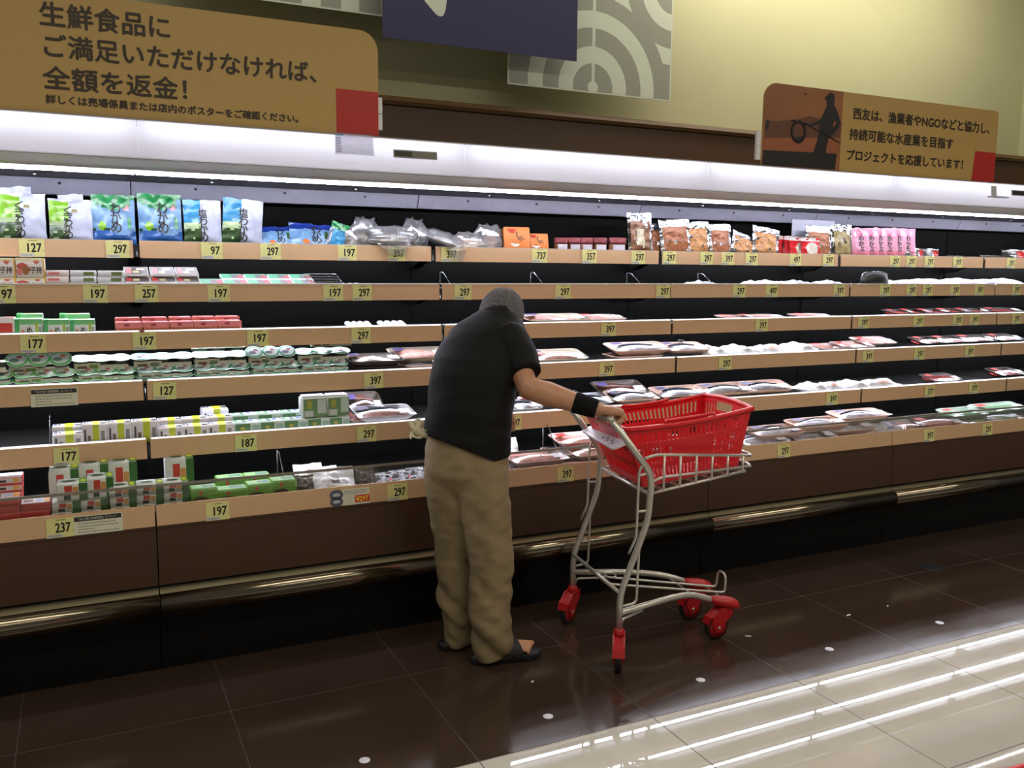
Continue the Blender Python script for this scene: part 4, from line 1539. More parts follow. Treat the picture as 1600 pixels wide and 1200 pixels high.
# acrylic tray
x0, x1 = x_at(483, 3.76, 1.41), x_at(534, 3.76, 1.41)
mb = MB()
w = x1 - x0
for a in (0, 0.03, 0.06, 0.09):
    mb.box(0, w, a, a + 0.0016, 0, 0.026 + a * .35, M_ACRYL)
    mb.tube([(0, a, 0.026 + a * .35), (w, a, 0.026 + a * .35)], 0.0012, M_EDGE, 5)
for xx in (0, w):
    mb.prism([(0, 0), (0.09, 0), (0.09, .0575), (0, .026)], xx - .0008, xx + .0008, M_ACRYL)
    mb.tube([(xx, 0, 0), (xx, 0, 0.026), (xx, 0.09, .0575), (xx, .09, 0)], 0.0012, M_EDGE, 5)
mb.box(0, w, 0, .09, 0, 0.0016, M_ACRYL)
o = mb.build('acrylic_tray')
o.location = (x0, 3.76, SURF[2])
tag(o, 'empty clear acrylic tray between the two cards at right end of green packs', 'tray')

# -- white wrapped parcels (right hand side)
M_WRAP = mat('white_wrap', (226, 226, 232), 0.28, var=0.05, bump=0.4, bscale=40)


def parcel(seed, w, d, h, patch):
    k = Kind('wrapped_parcel', 'parcel', w, d, h)
    mb = MB()
    n = 14
    vs, fs = [], []
    for j in range(n + 1):
        for i in range(n + 1):
            u, v = i / n, j / n
            b = (1 - abs(2 * u - 1) ** 3) * (1 - abs(2 * v - 1) ** 4)
            vs.append(((u - .5) * w, v * d, max(0.002, h * (.25 + .6 * b) * (.9 + .35 * nz(u * 3, v * 3, seed)) + .25 * h * nz(u * 7, v * 5, seed + 1))))
    for j in range(n):
        for i in range(n):
            q = j * (n + 1) + i
            fs.append((q, q + 1, q + n + 2, q + n + 1))
    mb.add(vs, fs, M_WRAP, True)
    mb.add([(x, y, 0) for x, y, z in vs], [f[::-1] for f in fs], M_WRAP, True)
    rim_ = list(range(0, n + 1)) + [j * (n + 1) + n for j in range(1, n + 1)] + [n * (n + 1) + i for i in range(n - 1, -1, -1)] + [j * (n + 1) for j in range(n - 1, 0, -1)]
    N = (n + 1) ** 2
    mb.add(vs + [(x, y, 0) for x, y, z in vs], [(rim_[i], rim_[(i + 1) % len(rim_)], N + rim_[(i + 1) % len(rim_)], N + rim_[i]) for i in range(len(rim_))][::1], M_WRAP, True)
    k.part('wrapped_parcel', mb)
    if patch:
        m2 = MB()
        pv, pf = [], []
        for j in range(4):
            for i in range(4):
                u, v = .3 + .12 * i, .12 + .1 * j
                q = min(n, int(round(u * n))); r = min(n, int(round(v * n)))
                pv.append((vs[r * (n + 1) + q][0], vs[r * (n + 1) + q][1], vs[r * (n + 1) + q][2] + .0025))
        for j in range(3):
            for i in range(3):
                q = j * 4 + i
                pf.append((q, q + 1, q + 5, q + 4))
        m2.add(pv, pf, paint(patch), True)
        k.part('sticker', m2)
    return k


P1, P2, P3 = parcel(1, .15, .16, .035, None), parcel(2, .15, .16, .045, (206, 140, 110)), parcel(3, .15, .16, .03, (120, 130, 170))
gp = 'white wrapped parcels on the shelves'
for i, (k, a, c, py, rx) in enumerate(((P3, 1095, 1128, 441, .05), (P1, 1182, 1208, 440, .05), (P1, 1202, 1234, 438, .08), (P3, 1243, 1278, 438, .1), (P3, 1300, 1325, 438, .1), (P3, 1398, 1425, 440, .1),
                                   (P2, 1420, 1462, 434, .14), (P2, 1442, 1492, 428, .2), (P1, 1490, 1524, 432, .14), (P1, 1494, 1545, 429, .2), (P3, 1535, 1582, 429, .2), (P1, 1570, 1612, 428, .2))):
    place(k, 2, a, c, 'white wrapped parcel on second shelf, %s such from the left' % ORD[i], gp, dy=.02 + .03 * (i in (7, 9)), h=.03, rx=rx, zb=.001)
mb = MB()
mb.loft([[(.075 * s * cos(t), .05 + .05 * s * sin(t), z) for t in [2 * pi * i / 16 for i in range(16)]] for s, z in ((1.02, 0), (1, .03), (.85, .055), (.6, .062))], M_BLACK)
K_dome = Kind('dark_lid_bowl', 'bowl', .15, .1, .062); K_dome.part('dark_lid_bowl', mb)
mb = MB(); mb.tube([(-.03, .03, .0635), (.02, .02, .0625), (.055, .02, .052)], .002, M_SILVER, 6); K_dome.part('rim_strip', mb)
place(K_dome, 2, 1356, 1396, 'dark domed tub with shiny rim on second shelf', None, py=425)

# ------------------------------------------------------------------ third shelf
GREENC = [('front', 0, 0, .16, 1, (70, 168, 96)), ('front', .16, .72, 1, 1, (120, 196, 128)), ('front', .40, .08, .62, .62, INK, 'め'), ('front', .2, .15, .34, .45, (206, 140, 120)), ('front', .74, .12, .84, .8, (168, 186, 60)),
          ('front', .86, .2, .96, .6, (140, 160, 140)), ('top', 0, 0, .2, 1, (96, 186, 110)), ('top', .3, .3, .7, .7, (186, 206, 120)), ('top', .02, .02, .98, .14, (120, 196, 128))]
K_mek = carton('green_carton', 'carton', .105, .09, .052, (214, 222, 214), GREENC)
K_mekr = carton('red_carton', 'carton', .105, .09, .052, (220, 214, 208), [('front', 0, 0, 1, .3, (60, 120, 60)), ('front', .2, .3, .9, .75, (196, 60, 50)), ('top', .1, .1, .9, .9, (90, 92, 70)), ('top', .6, .2, .95, .8, (180, 66, 56))])
place(K_mekr, 3, -18, 24, 'red and green carton at left end of the third shelf', 'cartons on the third shelf', py=497)
for i, (a, c, py) in enumerate(((24, 67, 499), (69, 109, 500), (110, 149, 500))):
    place(K_mek, 3, a, c, 'green white carton in front row of third shelf, %s from left' % ORD[i], 'cartons on the third shelf', py=py)
place(K_mek, 3, 27, 68, 'green white carton behind the first green carton, third shelf', 'cartons on the third shelf', dy=.12, zb=.0, py=491)
place(K_mek, 3, 94, 142, 'green white carton lying behind the second and third green cartons', 'cartons on the third shelf', dy=.12, py=491)
M_PKB = mat('amber_paste_tub', (170, 96, 66), .3, var=.1)
K_pkb = carton('pink_lid_box', 'box', .1, .085, .05, (200, 110, 84), [
    ('front', 0, .62, 1, 1, (214, 124, 124)), ('front', .08, .08, .92, .55, (150, 84, 56)), ('top', .02, .02, .98, .98, (222, 134, 136)), ('top', .15, .35, .45, .7, (150, 50, 56)), ('top', .55, .25, .9, .5, (236, 190, 186)), ('front', .3, .7, .5, .9, (150, 50, 56))], r=.004)
SP = [(181, 223), (223, 265), (266, 303), (303, 340), (340, 378)]
stack(K_pkb, 3, SP, 1, 1, 'pink lidded box on third shelf', 'pink lidded boxes')
for i, (a, c) in enumerate(SP):
    place(K_pkb, 3, a, c - 3, 'pink lidded box on third shelf, back row, %s column from left' % ORD[i], 'pink lidded boxes', dy=.115, h=.062)
K_stick = Kind('white_tube', 'tube', .022, .12, .022)
mb = MB(); mb.tube([(0, 0.004, .011), (0, .1, .011)], .0105, M_WRAP, 10, ends=True); K_stick.part('white_tube', mb)
mb = MB(); mb.tube([(0, .1, .011), (0, .118, .011)], .009, M_INK, 10); K_stick.part('tube_cap', mb)
for i, px in enumerate((548, 558, 568, 578, 600, 611, 622, 632)):
    place(K_stick, 3, px - 5, px + 6, 'thin white tube on third shelf, %s from left' % ORD[i], 'thin white tubes above the 297 card', rx=.12, rz=-.12, zb=.001)
for i, px in enumerate((544, 556, 566)):
    place(K_stick, 2, px - 5, px + 6, 'thin white tube on second shelf, %s from left' % ORD[i], 'thin white tubes on second shelf', rx=.05, h=.016)


# -- foam trays under film
def fish_tray(name, tray_rgb, fish, seed, fish_kind='fillet', w=.19, d=.15, h=.03, sticker=True, red=False):
    k = Kind(name, 'tray', w, d, h)
    M_T = mat('foam_%d_%d_%d' % tray_rgb, tray_rgb, .45, var=.03)

    def ring(s, z, inset=0.0):
        out = []
        a, b, r = w / 2 * s - inset, d / 2 * s - inset, .022
        for cx, cy, a0 in ((a - r, b - r, 0), (-a + r, b - r, pi / 2), (-a + r, -b + r, pi), (a - r, -b + r, 1.5 * pi)):
            for q in range(5):
                t = a0 + q * pi / 8
                out.append((cx + r * cos(t), d / 2 + cy + r * sin(t), z))
        return out
    mb = MB()
    mb.loft([ring(.80, 0), ring(.98, h * .9), ring(1, h), ring(.985, h + .0015), ring(.95, h * .93), ring(.80, .005)], M_T)
    k.part('foam_tray', mb)
    mb = MB()
    rnd = random.Random(seed)
    if fish_kind == 'fillet':
        for q in range(2):
            cy = d * (.34 + .32 * q)
            rings = []
            for j in range(11):
                u = j / 10
                x = (-.38 + .76 * u) * w
                wd = d * .17 * (sin(pi * min(1, .12 + u * .95)) ** .6) * (1 - .35 * u) + .003
                th = h * .55 * (sin(pi * min(1, .15 + u * .9)) ** .6) + .002
                yc = cy + .02 * sin(u * 2.6 + q)
                rings.append([(x, yc + wd * cos(t), h * .35 + th * sin(t)) for t in [2 * pi * i / 12 for i in range(12)]])
            mb.loft(rings, fish)
    elif fish_kind == 'whole':
        rings = []
        for j in range(14):
            u = j / 13
            x = (-.42 + .84 * u) * w
            body = .9 * sin(pi * min(1, .08 + u * .95)) ** .7
            if u > .86:
                body = .25 + (u - .86) * 4
            wd = d * .23 * body + .002
            th = h * .6 * min(1, body) * (1 if u < .86 else .3) + .0015
            yc = d * .42 + d * .18 * sin(pi * u)
            rings.append([(x, yc + wd * cos(t), h * .38 + th * sin(t)) for t in [2 * pi * i / 12 for i in range(12)]])
        mb.loft(rings, fish)
    else:
        for q in range(4):
            cx = (-.3 + .2 * q) * w
            rings = [[(cx + .045 * w / .19 * cos(t) * s, d * .5 + d * .34 * sin(t) * s, h * .3 + zz) for t in [2 * pi * i / 14 for i in range(14)]] for s, zz in ((.6, 0), (1, .004), (.9, .011), (.4, .015))]
            mb.loft(rings, fish)
    k.part('fish', mb)
    if fish_kind == 'whole':
        mb = MB()
        mb.tube([(x * w, d * .42 + d * .18 * sin(pi * (x + .42) / .84) + .016, h * .38 + h * .55) for x in (-.3, -.2, -.1, 0, .1, .2, .3)], [.004, .008, .010, .010, .009, .006, .003], mat('blue_fish_back', (52, 62, 92), .25, var=.3, scale=60), 6)
        k.part('fish_back', mb)
    mb = MB()
    n = 8
    vs, fs = [], []
    for j in range(n + 1):
        for i in range(n + 1):
            u, v = i / n, j / n
            vs.append(((u - .5) * w * .985, v * d * .97 + .002, h + .002 + .012 * sin(pi * u) * sin(pi * v) * (1 + .4 * nz(u * 4, v * 4, seed))))
    for j in range(n):
        for i in range(n):
            q = j * (n + 1) + i
            fs.append((q, q + 1, q + n + 2, q + n + 1))
    mb.add(vs, fs, M_FILM, True)
    k.part('film', mb)
    if sticker:
        mb = MB()
        mb.quad((w * .22, d * .10, h + .007), (w * .42, d * .12, h + .006), (w * .42, d * .40, h + .012), (w * .22, d * .38, h + .014), paint((226, 226, 232)))
        k.part('white_label', mb)
        mb = MB()
        mb.quad((-w * .42, d * .52, h + .012), (-w * .24, d * .52, h + .014), (-w * .24, d * .8, h + .011), (-w * .42, d * .8, h + .009), paint((196, 50, 44) if red else (70, 60, 110)))
        k.part('coloured_label', mb)
    return k


M_FPINK = mat('pink_fish', (222, 164, 154), .3, var=.3, scale=40)
M_FGREY = mat('silver_fish', (204, 207, 224), .25, var=.25, scale=40)
M_FDARK = mat('smoked_fish', (104, 62, 48), .3, var=.4, scale=40)
M_FRED = mat('red_roe', (176, 56, 44), .3, var=.3, scale=90)
M_SHRIMP = mat('white_squid', (226, 222, 226), .3, var=.1, scale=40)
T_pinkT = fish_tray('fish_tray', (206, 196, 176), M_FPINK, 1)                       # beige tray, pink fish
T_darkT = fish_tray('fish_tray', (70, 58, 50), M_FDARK, 2)                          # dark tray
T_whiteP = fish_tray('fish_tray', (228, 228, 238), M_FPINK, 3, 'whole')
T_peach = fish_tray('fish_tray', (238, 200, 180), M_FGREY, 4, 'whole')
T_white = fish_tray('fish_tray', (226, 228, 238), M_FGREY, 5, 'whole')
T_clear = fish_tray('fish_tray', (236, 212, 206), M_FPINK, 6, red=True)
T_squid = fish_tray('squid_tray', (228, 228, 234), M_SHRIMP, 7, 'pieces', sticker=False)
T_red = fish_tray('red_tray', (60, 54, 54), M_FRED, 8, 'pieces', red=True)
gt = 'fish trays on the shelves'


def tr(k, sh, a, c, lab, tilt=.14, dy=.02, zb=0.001, py=None, rz=0.0, h=None, dsc=1.0):
    return place(k, sh, a, c, lab, gt, dy=dy, zb=zb, rx=tilt, rz=rz, h=h or .026, dsc=dsc)


tr(T_pinkT, 3, 826, 924, 'beige tray of pink fish just right of the grey cap, third shelf', .16)
tr(T_darkT, 3, 806, 850, 'dark tray peeping out beside the grey cap, third shelf', .10, dy=.12)
tr(T_clear, 3, 918, 982, 'pink fish tray with red label left of the 397 card, third shelf', .10)
for i, (a, c) in enumerate(((1140, 1186), (1168, 1232), (1256, 1304))):
    tr(T_clear, 3, a, c, 'low dark pink tray on third shelf, %s from left' % ORD[i], .06, h=.018)
for i, (a, c) in enumerate(((1404, 1434), (1426, 1462), (1452, 1490), (1482, 1524), (1512, 1552), (1556, 1602))):
    tr(T_red, 3, a, c, 'red topped tray with white label at right of third shelf, %s from left' % ORD[i], .13, h=.022, dy=.02 + .02 * (i % 2))

# ------------------------------------------------------------------ fourth shelf: triple cups


def cups(name, rim_rgb, seed, body_rgb, upright=False):
    w, d, h = .235, .085, .045
    k = Kind(name, 'cup pack', w, d, h)
    mb = MB()
    mb.box(-w * .46, -w * .02, .002, .014, .004, h * .8, paint((196, 196, 176)))
    mb.box(-w * .02, w * .46, .004, .014, .004, h * .55, paint((212, 210, 196)))
    mb.box(-w * .40, -w * .25, .0015, .002, .008, h * .55, paint((110, 84, 60)))
    mb.box(-w * .2, -w * .06, .0015, .002, .008, h * .7, paint(body_rgb))
    k.part('paper_sleeve', mb)
    for q in (-1, 0, 1):
        m2 = MB()
        m2.lathe([(.024, 0), (.036, h * .92), (.037, h)], mat('clear_cup_dark', (66, 70, 54), .2, var=.3, scale=50), 16, (q * w / 3, d / 2, 0))
        k.part('cup', m2)
    mb = MB()
    R = w / 6 + .004
    pts = []
    for q in (1, 0, -1):
        pts += [(q * w / 3 + R * cos(t), d / 2 + R * sin(t)) for t in [(-60 + 0) * 0 + pi * .27 * (1 if q < 1 else 0) + k_ * (pi * (1 - .27 * (2 if q == 0 else 1))) / 10 for k_ in range(11)]]
    up = [(x, y) for x, y in pts]
    out = up + [(x, d - y) for x, y in reversed(up)]
    n = len(out)
    mb.add([(x, y, h) for x, y in out] + [(x, y, h + .0025) for x, y in out], [tuple(range(n))[::-1], tuple(range(n, 2 * n))] + [(i, (i + 1) % n, n + (i + 1) % n, n + i) for i in range(n)], paint((206, 222, 214), .42))
    for q in (-1, 0, 1):
        c = q * w / 3
        mb.poly([(c + R * .93 * cos(t), d / 2 + R * .93 * sin(t), h + .0030) for t in [2 * pi * i / 20 for i in range(20)]], paint(rim_rgb, .42))
        mb.poly([(c + R * .78 * cos(t) * (1 + .1 * sin(3 * t)), d / 2 + R * .72 * sin(t), h + .0034) for t in [2 * pi * i / 20 for i in range(20)]], paint((206, 220, 216), .42))
        mb.poly([(c - .01 + R * .4 * cos(t), d / 2 - .006 + R * .28 * sin(t), h + .0038) for t in [2 * pi * i / 14 for i in range(14)]], paint((120, 150, 128) if seed % 2 else (132, 134, 148), .25))
        mb.poly([(c + .008 + R * .26 * cos(t), d / 2 + .014 + R * .2 * sin(t), h + .0040) for t in [2 * pi * i / 14 for i in range(14)]], paint((204, 110, 90) if seed % 2 else (170, 110, 120), .25))
    k.part('lid_film', mb)
    return k


C_g = cups('cup_pack', (84, 190, 90), 1, (120, 150, 80))
C_t = cups('cup_pack', (40, 140, 104), 2, (120, 130, 110))
gc = 'triple cup packs on the fourth shelf'
FR = [(-75, 19), (20, 117), (119, 212), (213, 303), (304, 392), (393, 470), (470, 546)]
for i, (a, c) in enumerate(FR):
    for q in range(2):
        place(C_g if i < 3 else C_t, 4, a, c, '%s triple cup pack in front row, %s column, %s layer' % ('green lidded' if i < 3 else 'teal lidded', ORD[i], 'upper' if q else 'lower'), gc, h=.020, zb=.001 + q * .021, dy=.016 + .012 * q, rx=.30)
UP = [(10, 112), (112, 204), (205, 303), (301, 388), (385, 462), (462, 548)]
for i, (a, c) in enumerate(UP):
    g_ = i < 2
    place(C_g if g_ else C_t, 4, a, c, '%s triple cup pack standing on front row, %s from left' % ('green lidded' if g_ else 'teal lidded', ORD[i]), gc, dy=.085, zb=.052, h=.036, dsc=.85,
          rx=(.75 if i == 0 else (.6 if i == 4 else .30)))
place(C_t, 4, 484, 552, 'teal lidded triple cup pack topmost at right end of the cup stacks', gc, dy=.06, zb=.118, h=.032)
place(C_t, 4, 300, 385, 'teal lidded triple cup pack in the back at half height', gc, dy=.14, zb=.06, h=.06)
place(C_g, 4, -70, 12, 'green lidded triple cup pack standing at left picture edge', gc, dy=.045, zb=.0592, h=.04)

tr(T_darkT, 4, 546, 634, 'dark tray of smoked fish above the 397 card left of the man', .14, zb=.028)
tr(T_darkT, 4, 552, 634, 'dark tray under the smoked fish tray left of the man', .0, dy=.03)
tr(T_pinkT, 4, 616, 706, 'beige tray of dark fish beside the man, upper of two', .22, dy=.10, zb=.030)
tr(T_peach, 4, 634, 700, 'peach tray with white label beside the man, lower of two', .05)
tr(T_pinkT, 4, 832, 922, 'beige tray of pink fish right of the black sleeve, fourth shelf', .24, zb=.004)
tr(T_peach, 4, 962, 1040, 'lower peach tray of silver fish left of the 297 card, fourth shelf', .04)
tr(T_peach, 4, 962, 1052, 'upper peach tray of silver fish left of the 297 card, fourth shelf', .2, zb=.030, dy=.03)
tr(T_peach, 4, 1046, 1113, 'peach tray of silver fish above the 297 card, fourth shelf', .2, zb=.022, dy=.03)
for i, (a, c) in enumerate(((1103, 1146), (1142, 1190), (1196, 1238), (1236, 1286))):
    place(P2 if i in (2,) else P1, 4, a, c, 'white wrapped parcel on fourth shelf, %s from left' % ORD[i], gp, h=.045, rx=.14, zb=.001)
for i, (a, c) in enumerate(((1286, 1330), (1322, 1370), (1352, 1404))):
    tr(T_clear, 4, a, c, 'flat pale tray above the 397 card at right of fourth shelf, %s from left' % ORD[i], .1 + .05 * i, dy=.02 + .05 * (i == 2), zb=.001 + .01 * (i == 2))
for i, (a, c) in enumerate(((1444, 1484), (1474, 1522), (1514, 1560), (1562, 1602))):
    tr(T_red, 4, a, c, 'red topped tray with white label at right of fourth shelf, %s from left' % ORD[i], .2, dy=.03, h=.03)

# ------------------------------------------------------------------ fifth shelf
K_nat = carton('white_carton', 'carton', .1, .085, .04, (222, 220, 226), [
    ('top', .42, .05, .72, .95, (206, 222, 40)), ('top', .06, .5, .16, .85, (70, 80, 110)), ('top', .2, .5, .28, .8, (80, 84, 110)), ('top', .05, .08, .42, .2, (228, 180, 90)), ('blobt', .86, .4, .12, .18, (56, 50, 44)),
    ('front', .42, 0, .68, 1, (196, 206, 60)), ('front', .08, .2, .16, .8, (90, 80, 90)), ('front', .22, .2, .34, .5, (120, 96, 90)), ('front', .75, .2, .9, .7, (140, 136, 140))])
g = 'white cartons with lime label on the fifth shelf'
WC = [(82, 131), (129, 168), (168, 207), (207, 248), (248, 287), (286, 327), (325, 366)]
for i, (a, c) in enumerate(WC):
    if i == 0 or i >= 4:
        for q in range(1):
            place(K_nat, 5, a, c, 'white carton with lime label, front row, %s column from left' % ORD[i], g, dy=.012, h=.05)
        place(K_nat, 5, a, c - 2, 'white carton with lime label, raised back row, %s column from left' % ORD[i], g, dy=.105, h=.064)
    else:
        place(K_nat, 5, a, c, 'taller white carton with lime label, front row, %s column from left' % ORD[i], g, dy=.03, h=.078)
place(K_nat, 5, 317, 358, 'white carton with lime label alone at very back, topmost', g, dy=.20, h=.085)
K_nag = carton('green_white_carton', 'carton', .1, .085, .042, (206, 222, 214), [
    ('top', .06, .5, .2, .9, (110, 170, 130)), ('top', .38, .3, .52, .92, (90, 130, 110)), ('top', .64, .45, .8, .9, (120, 130, 200)), ('top', .05, .1, .4, .24, (96, 160, 110)), ('top', .6, .08, .95, .3, (236, 240, 240)),
    ('front', .05, .05, .62, .95, (96, 140, 96)), ('front', .25, .2, .42, .7, (180, 176, 80)), ('front', .68, .05, .98, .8, (160, 190, 176))])
g = 'green white cartons on the fifth shelf'
GC = [(366, 407), (406, 443), (443, 480), (480, 515), (514, 547)]
for i, (a, c) in enumerate(GC):
    place(K_nag, 5, a, c, 'green and white carton in front row, fifth shelf, %s column' % ORD[i], g, dy=.012, h=.05)
    if i < 4:
        place(K_nag, 5, a - 3, c - 4, 'green and white carton in back row, fifth shelf, %s column' % ORD[i], g, dy=.105, h=.066)
K_tallg = carton('tall_green_pack', 'pack', .085, .07, .085, (226, 232, 230), [
    ('front', .06, .06, .98, .88, (112, 150, 104)), ('front', .2, .45, .4, .8, (176, 170, 80)), ('front', .62, .2, .96, .85, (196, 212, 206)), ('front', .1, .08, .45, .35, (206, 216, 210)), ('top', .05, .05, .95, .95, (232, 236, 236))], r=.009)
for i, (a, c) in enumerate(((472, 511), (511, 546))):
    place(K_tallg, 5, a, c, 'tall white topped green pack on the stack, fifth shelf, %s one' % ('left' if i == 0 else 'right'), 'tall green packs', dy=.02, zb=.0505, h=.092)
tr(T_darkT, 5, 548, 602, 'brown fish in pale tray behind the white fish tray, fifth shelf', .45, dy=.12, zb=.03)
tr(T_clear, 5, 549, 582, 'small pink tray beside the tall green packs, fifth shelf', .1)
tr(T_whiteP, 5, 560, 652, 'white foam tray of pink fish above the 297 card, fifth shelf', .18, dy=-.01, zb=.018)
tr(T_white, 5, 800, 850, 'white tray of silver fish just right of the man, fifth shelf', .16, zb=.004)
tr(T_clear, 5, 826, 884, 'white tray with red label under the bare forearm, fifth shelf', .18, dy=.06, zb=.006)
tr(T_white, 5, 912, 962, 'white tray behind the wrist of the man, fifth shelf', .2, dy=.03, zb=.006)
tr(T_darkT, 5, 940, 1016, 'dark tray of blue fish behind the hand, upper of two', .34, dy=.12, zb=.03)
tr(T_peach, 5, 962, 1034, 'peach tray of blue fish behind the hand, lower of two', .2, zb=.012)
tr(T_peach, 5, 1034, 1112, 'peach tray of blue fish behind the red basket, leftmost of three', .22, zb=.012, dy=.04)
tr(T_peach, 5, 1106, 1184, 'peach tray of blue fish behind the red basket, middle of three', .24, zb=.014)
tr(T_peach, 5, 1168, 1244, 'peach tray of blue fish right of the red basket, rightmost of three', .24, zb=.014)
tr(T_darkT, 5, 1034, 1106, 'dark tray under the leftmost peach tray behind the basket', .02)
for i, (a, c) in enumerate(((1268, 1302), (1298, 1326), (1326, 1366), (1364, 1416))):
    place(P2 if i % 2 else P1, 5, a, c, 'white wrapped parcel on fifth shelf, %s from left' % ORD[i], gp, h=.045, rx=.1, zb=.001)
tr(T_red, 5, 1462, 1508, 'single red tray above the two 377 cards, fifth shelf', .2, dy=.04, h=.02)
tr(T_red, 5, 1566, 1606, 'red tray at far right end of the fifth shelf', .2, dy=.04, h=.03)

# ------------------------------------------------------------------ bottom tray
K_redf = carton('red_edged_pack', 'pack', .11, .09, .026, (196, 66, 60), [
    ('top', .02, .03, .98, .97, (206, 196, 200)), ('top', .08, .3, .4, .7, (110, 84, 60)), ('top', .8, .2, .97, .9, (222, 160, 70)), ('top', .5, .3, .75, .7, (170, 176, 206))], r=.002)
K_redw = carton('red_edged_pack', 'pack', .11, .09, .026, (206, 76, 70), [('front', .02, .3, .98, .95, (206, 200, 204)), ('front', .1, .4, .5, .75, (80, 60, 50)), ('front', .72, .4, .9, .9, (222, 160, 70)), ('top', .02, .03, .98, .97, (206, 196, 200))], r=.002)
stack(K_redf, 6, [(-20, 31), (31, 79)], 1, [4, 3], 'red edged flat pack at left of bottom tray', 'red edged packs', jitter=.002)
for q in range(2):
    place(K_redw, 6, -16, 35, 'red edged pack raised behind the left stack, %s' % ('upper' if q else 'lower'), 'red edged packs', dy=.11, zb=.105 + q * .0262)
for q in range(4):
    place(K_redw, 6, -16, 35, 'red edged pack in the hidden base of raised stack, %s layer' % ORD[q], 'red edged packs', dy=.11, zb=q * .0262)
K_wg = carton('white_green_box', 'box', .1, .085, .036, (216, 222, 216), [
    ('front', .72, 0, 1, 1, (56, 104, 50)), ('front', .25, .45, .5, .9, (190, 66, 46)), ('front', .52, .3, .7, .8, (206, 150, 80)), ('front', .22, .08, .45, .4, (46, 56, 46)),
    ('top', .74, .05, 1, .95, (110, 160, 50)), ('blobt', .4, .5, .24, .2, (70, 96, 60)), ('blobt', .88, .5, .09, .25, (206, 206, 60)), ('top', .02, .75, .7, .95, (226, 230, 236))])
g = 'white and green boxes on the bottom tray'
stack(K_wg, 6, [(80, 126), (127, 171), (172, 215), (215, 258), (258, 299)], 1, [2, 2, 3, 3, 3], 'white green box with red print, bottom tray front', g, jitter=.002)
place(K_wg, 6, 79, 126, 'tall white green box standing at back, first from left', g, dy=.115, h=.17)
place(K_wg, 6, 126, 172, 'tall white green box standing at back, second from left', g, dy=.115, h=.18)
place(K_wg, 6, 172, 217, 'tall white green box standing at back, third from left', g, dy=.115, h=.18)
place(K_wg, 6, 89, 137, 'white green box stacked on first front column, bottom tray', g, dy=.03, zb=.073, h=.062)
place(K_wg, 6, 137, 178, 'white green box stacked on second front column, bottom tray', g, dy=.03, zb=.073, h=.075)
place(K_wg, 6, 261, 305, 'white green box standing alone and high behind the others', g, dy=.115, h=.175)
K_gc = carton('bright_green_carton', 'carton', .1, .08, .06, (112, 172, 62), [
    ('front', .08, .62, .92, .9, (106, 164, 60)), ('blobf', .35, .4, .26, .22, (70, 60, 40)), ('front', .3, .7, .42, .9, (196, 70, 50)), ('front', .25, .28, .75, .36, (46, 66, 36)), ('front', .4, .06, .98, .18, (84, 60, 40)),
    ('top', .05, .1, .95, .9, (140, 190, 120)), ('top', .45, .35, .9, .75, (96, 126, 120))])
for i, (a, c, h_) in enumerate(((299, 341, .075), (340, 388, .062), (388, 426, .072), (426, 464, .078))):
    place(K_gc, 6, a, c, 'bright green carton on bottom tray, %s from left' % ORD[i], 'bright green cartons', h=h_, dy=.012)
for i, (a, c) in enumerate(((340, 384), (384, 424))):
    place(K_gc, 6, a, c, 'bright green carton behind the front ones, %s' % ('left' if i == 0 else 'right'), 'bright green cartons', h=.085, dy=.1)
W1 = pouch('white_pouch', 'pouch', .17, .13, .03, lambda u, v: paint((206, 190, 120)) if .3 < u < .8 and .12 < v < .26 else (paint((90, 80, 60)) if .45 < u < .65 and .35 < v < .55 else M_WRAP), (), 21, lean=.7, crumple=.012, back=M_WRAP)
W2 = pouch('clear_pouch', 'pouch', .15, .11, .03, lambda u, v: M_FILM if nz(u * 4, v * 4, 6) > .1 else (paint((206, 70, 90)) if .6 < u < .75 and .5 < v < .65 else paint((150, 152, 160))), (), 22, lean=.8, crumple=.014, back=paint((120, 122, 130)))
W3 = pouch('dark_pouch', 'pouch', .1, .1, .02, lambda u, v: M_FILM if v > .8 else paint((70, 58, 52)), (), 23, lean=.6, crumple=.012, back=paint((70, 58, 52)))
gw = 'pouches on the bottom tray'
place(W3, 6, 466, 500, 'grey clear pouch leaning at left of the white pouch, bottom tray', gw, dy=.03, h=.10)
place(W1, 6, 490, 562, 'white pouch with yellow strip left of the promotion card, bottom tray', gw, dy=.01, h=.14)
place(W1, 6, 466, 512, 'tall white pouch head rising above the guard strip, bottom tray', gw, dy=.14, py=714)
place(W1, 6, 508, 536, 'smaller white pouch head rising above the guard strip, bottom tray', gw, dy=.15, py=722)
place(W3, 6, 562, 592, 'dark brown pouch between white and clear pouches, bottom tray', gw, dy=.01, h=.115)
for i, (a, c) in enumerate(((588, 632), (618, 662), (645, 690))):
    place(W2, 6, a, c, 'grey clear pouch with pink dot, %s of three left of the man' % ORD[i], gw, dy=.01 + .02 * i, h=.10)
tr(T_white, 6, 792, 838, 'grey tray partly behind the trousers, bottom tray', .1)
tr(T_clear, 6, 806, 892, 'pale pink fish tray with red label right of the trousers', .12, dy=.01, zb=.03)
tr(T_clear, 6, 806, 880, 'pink tray below the pale pink fish tray', .0)
tr(T_peach, 6, 858, 928, 'pink tray under two others behind the 397 card', .02, dy=.05)
tr(T_peach, 6, 864, 934, 'pink tray second of pile behind the 397 card', .08, dy=.07, zb=.032)
tr(T_clear, 6, 876, 958, 'pink fish tray topmost of pile behind the 397 card', .14, dy=.12, zb=.075)
tr(T_clear, 6, 902, 968, 'pink tray in front of the pile, behind trolley post', .12, zb=.032, dy=.02)
tr(T_clear, 6, 1156, 1176, 'small tray corner just right of the red basket front', .1)
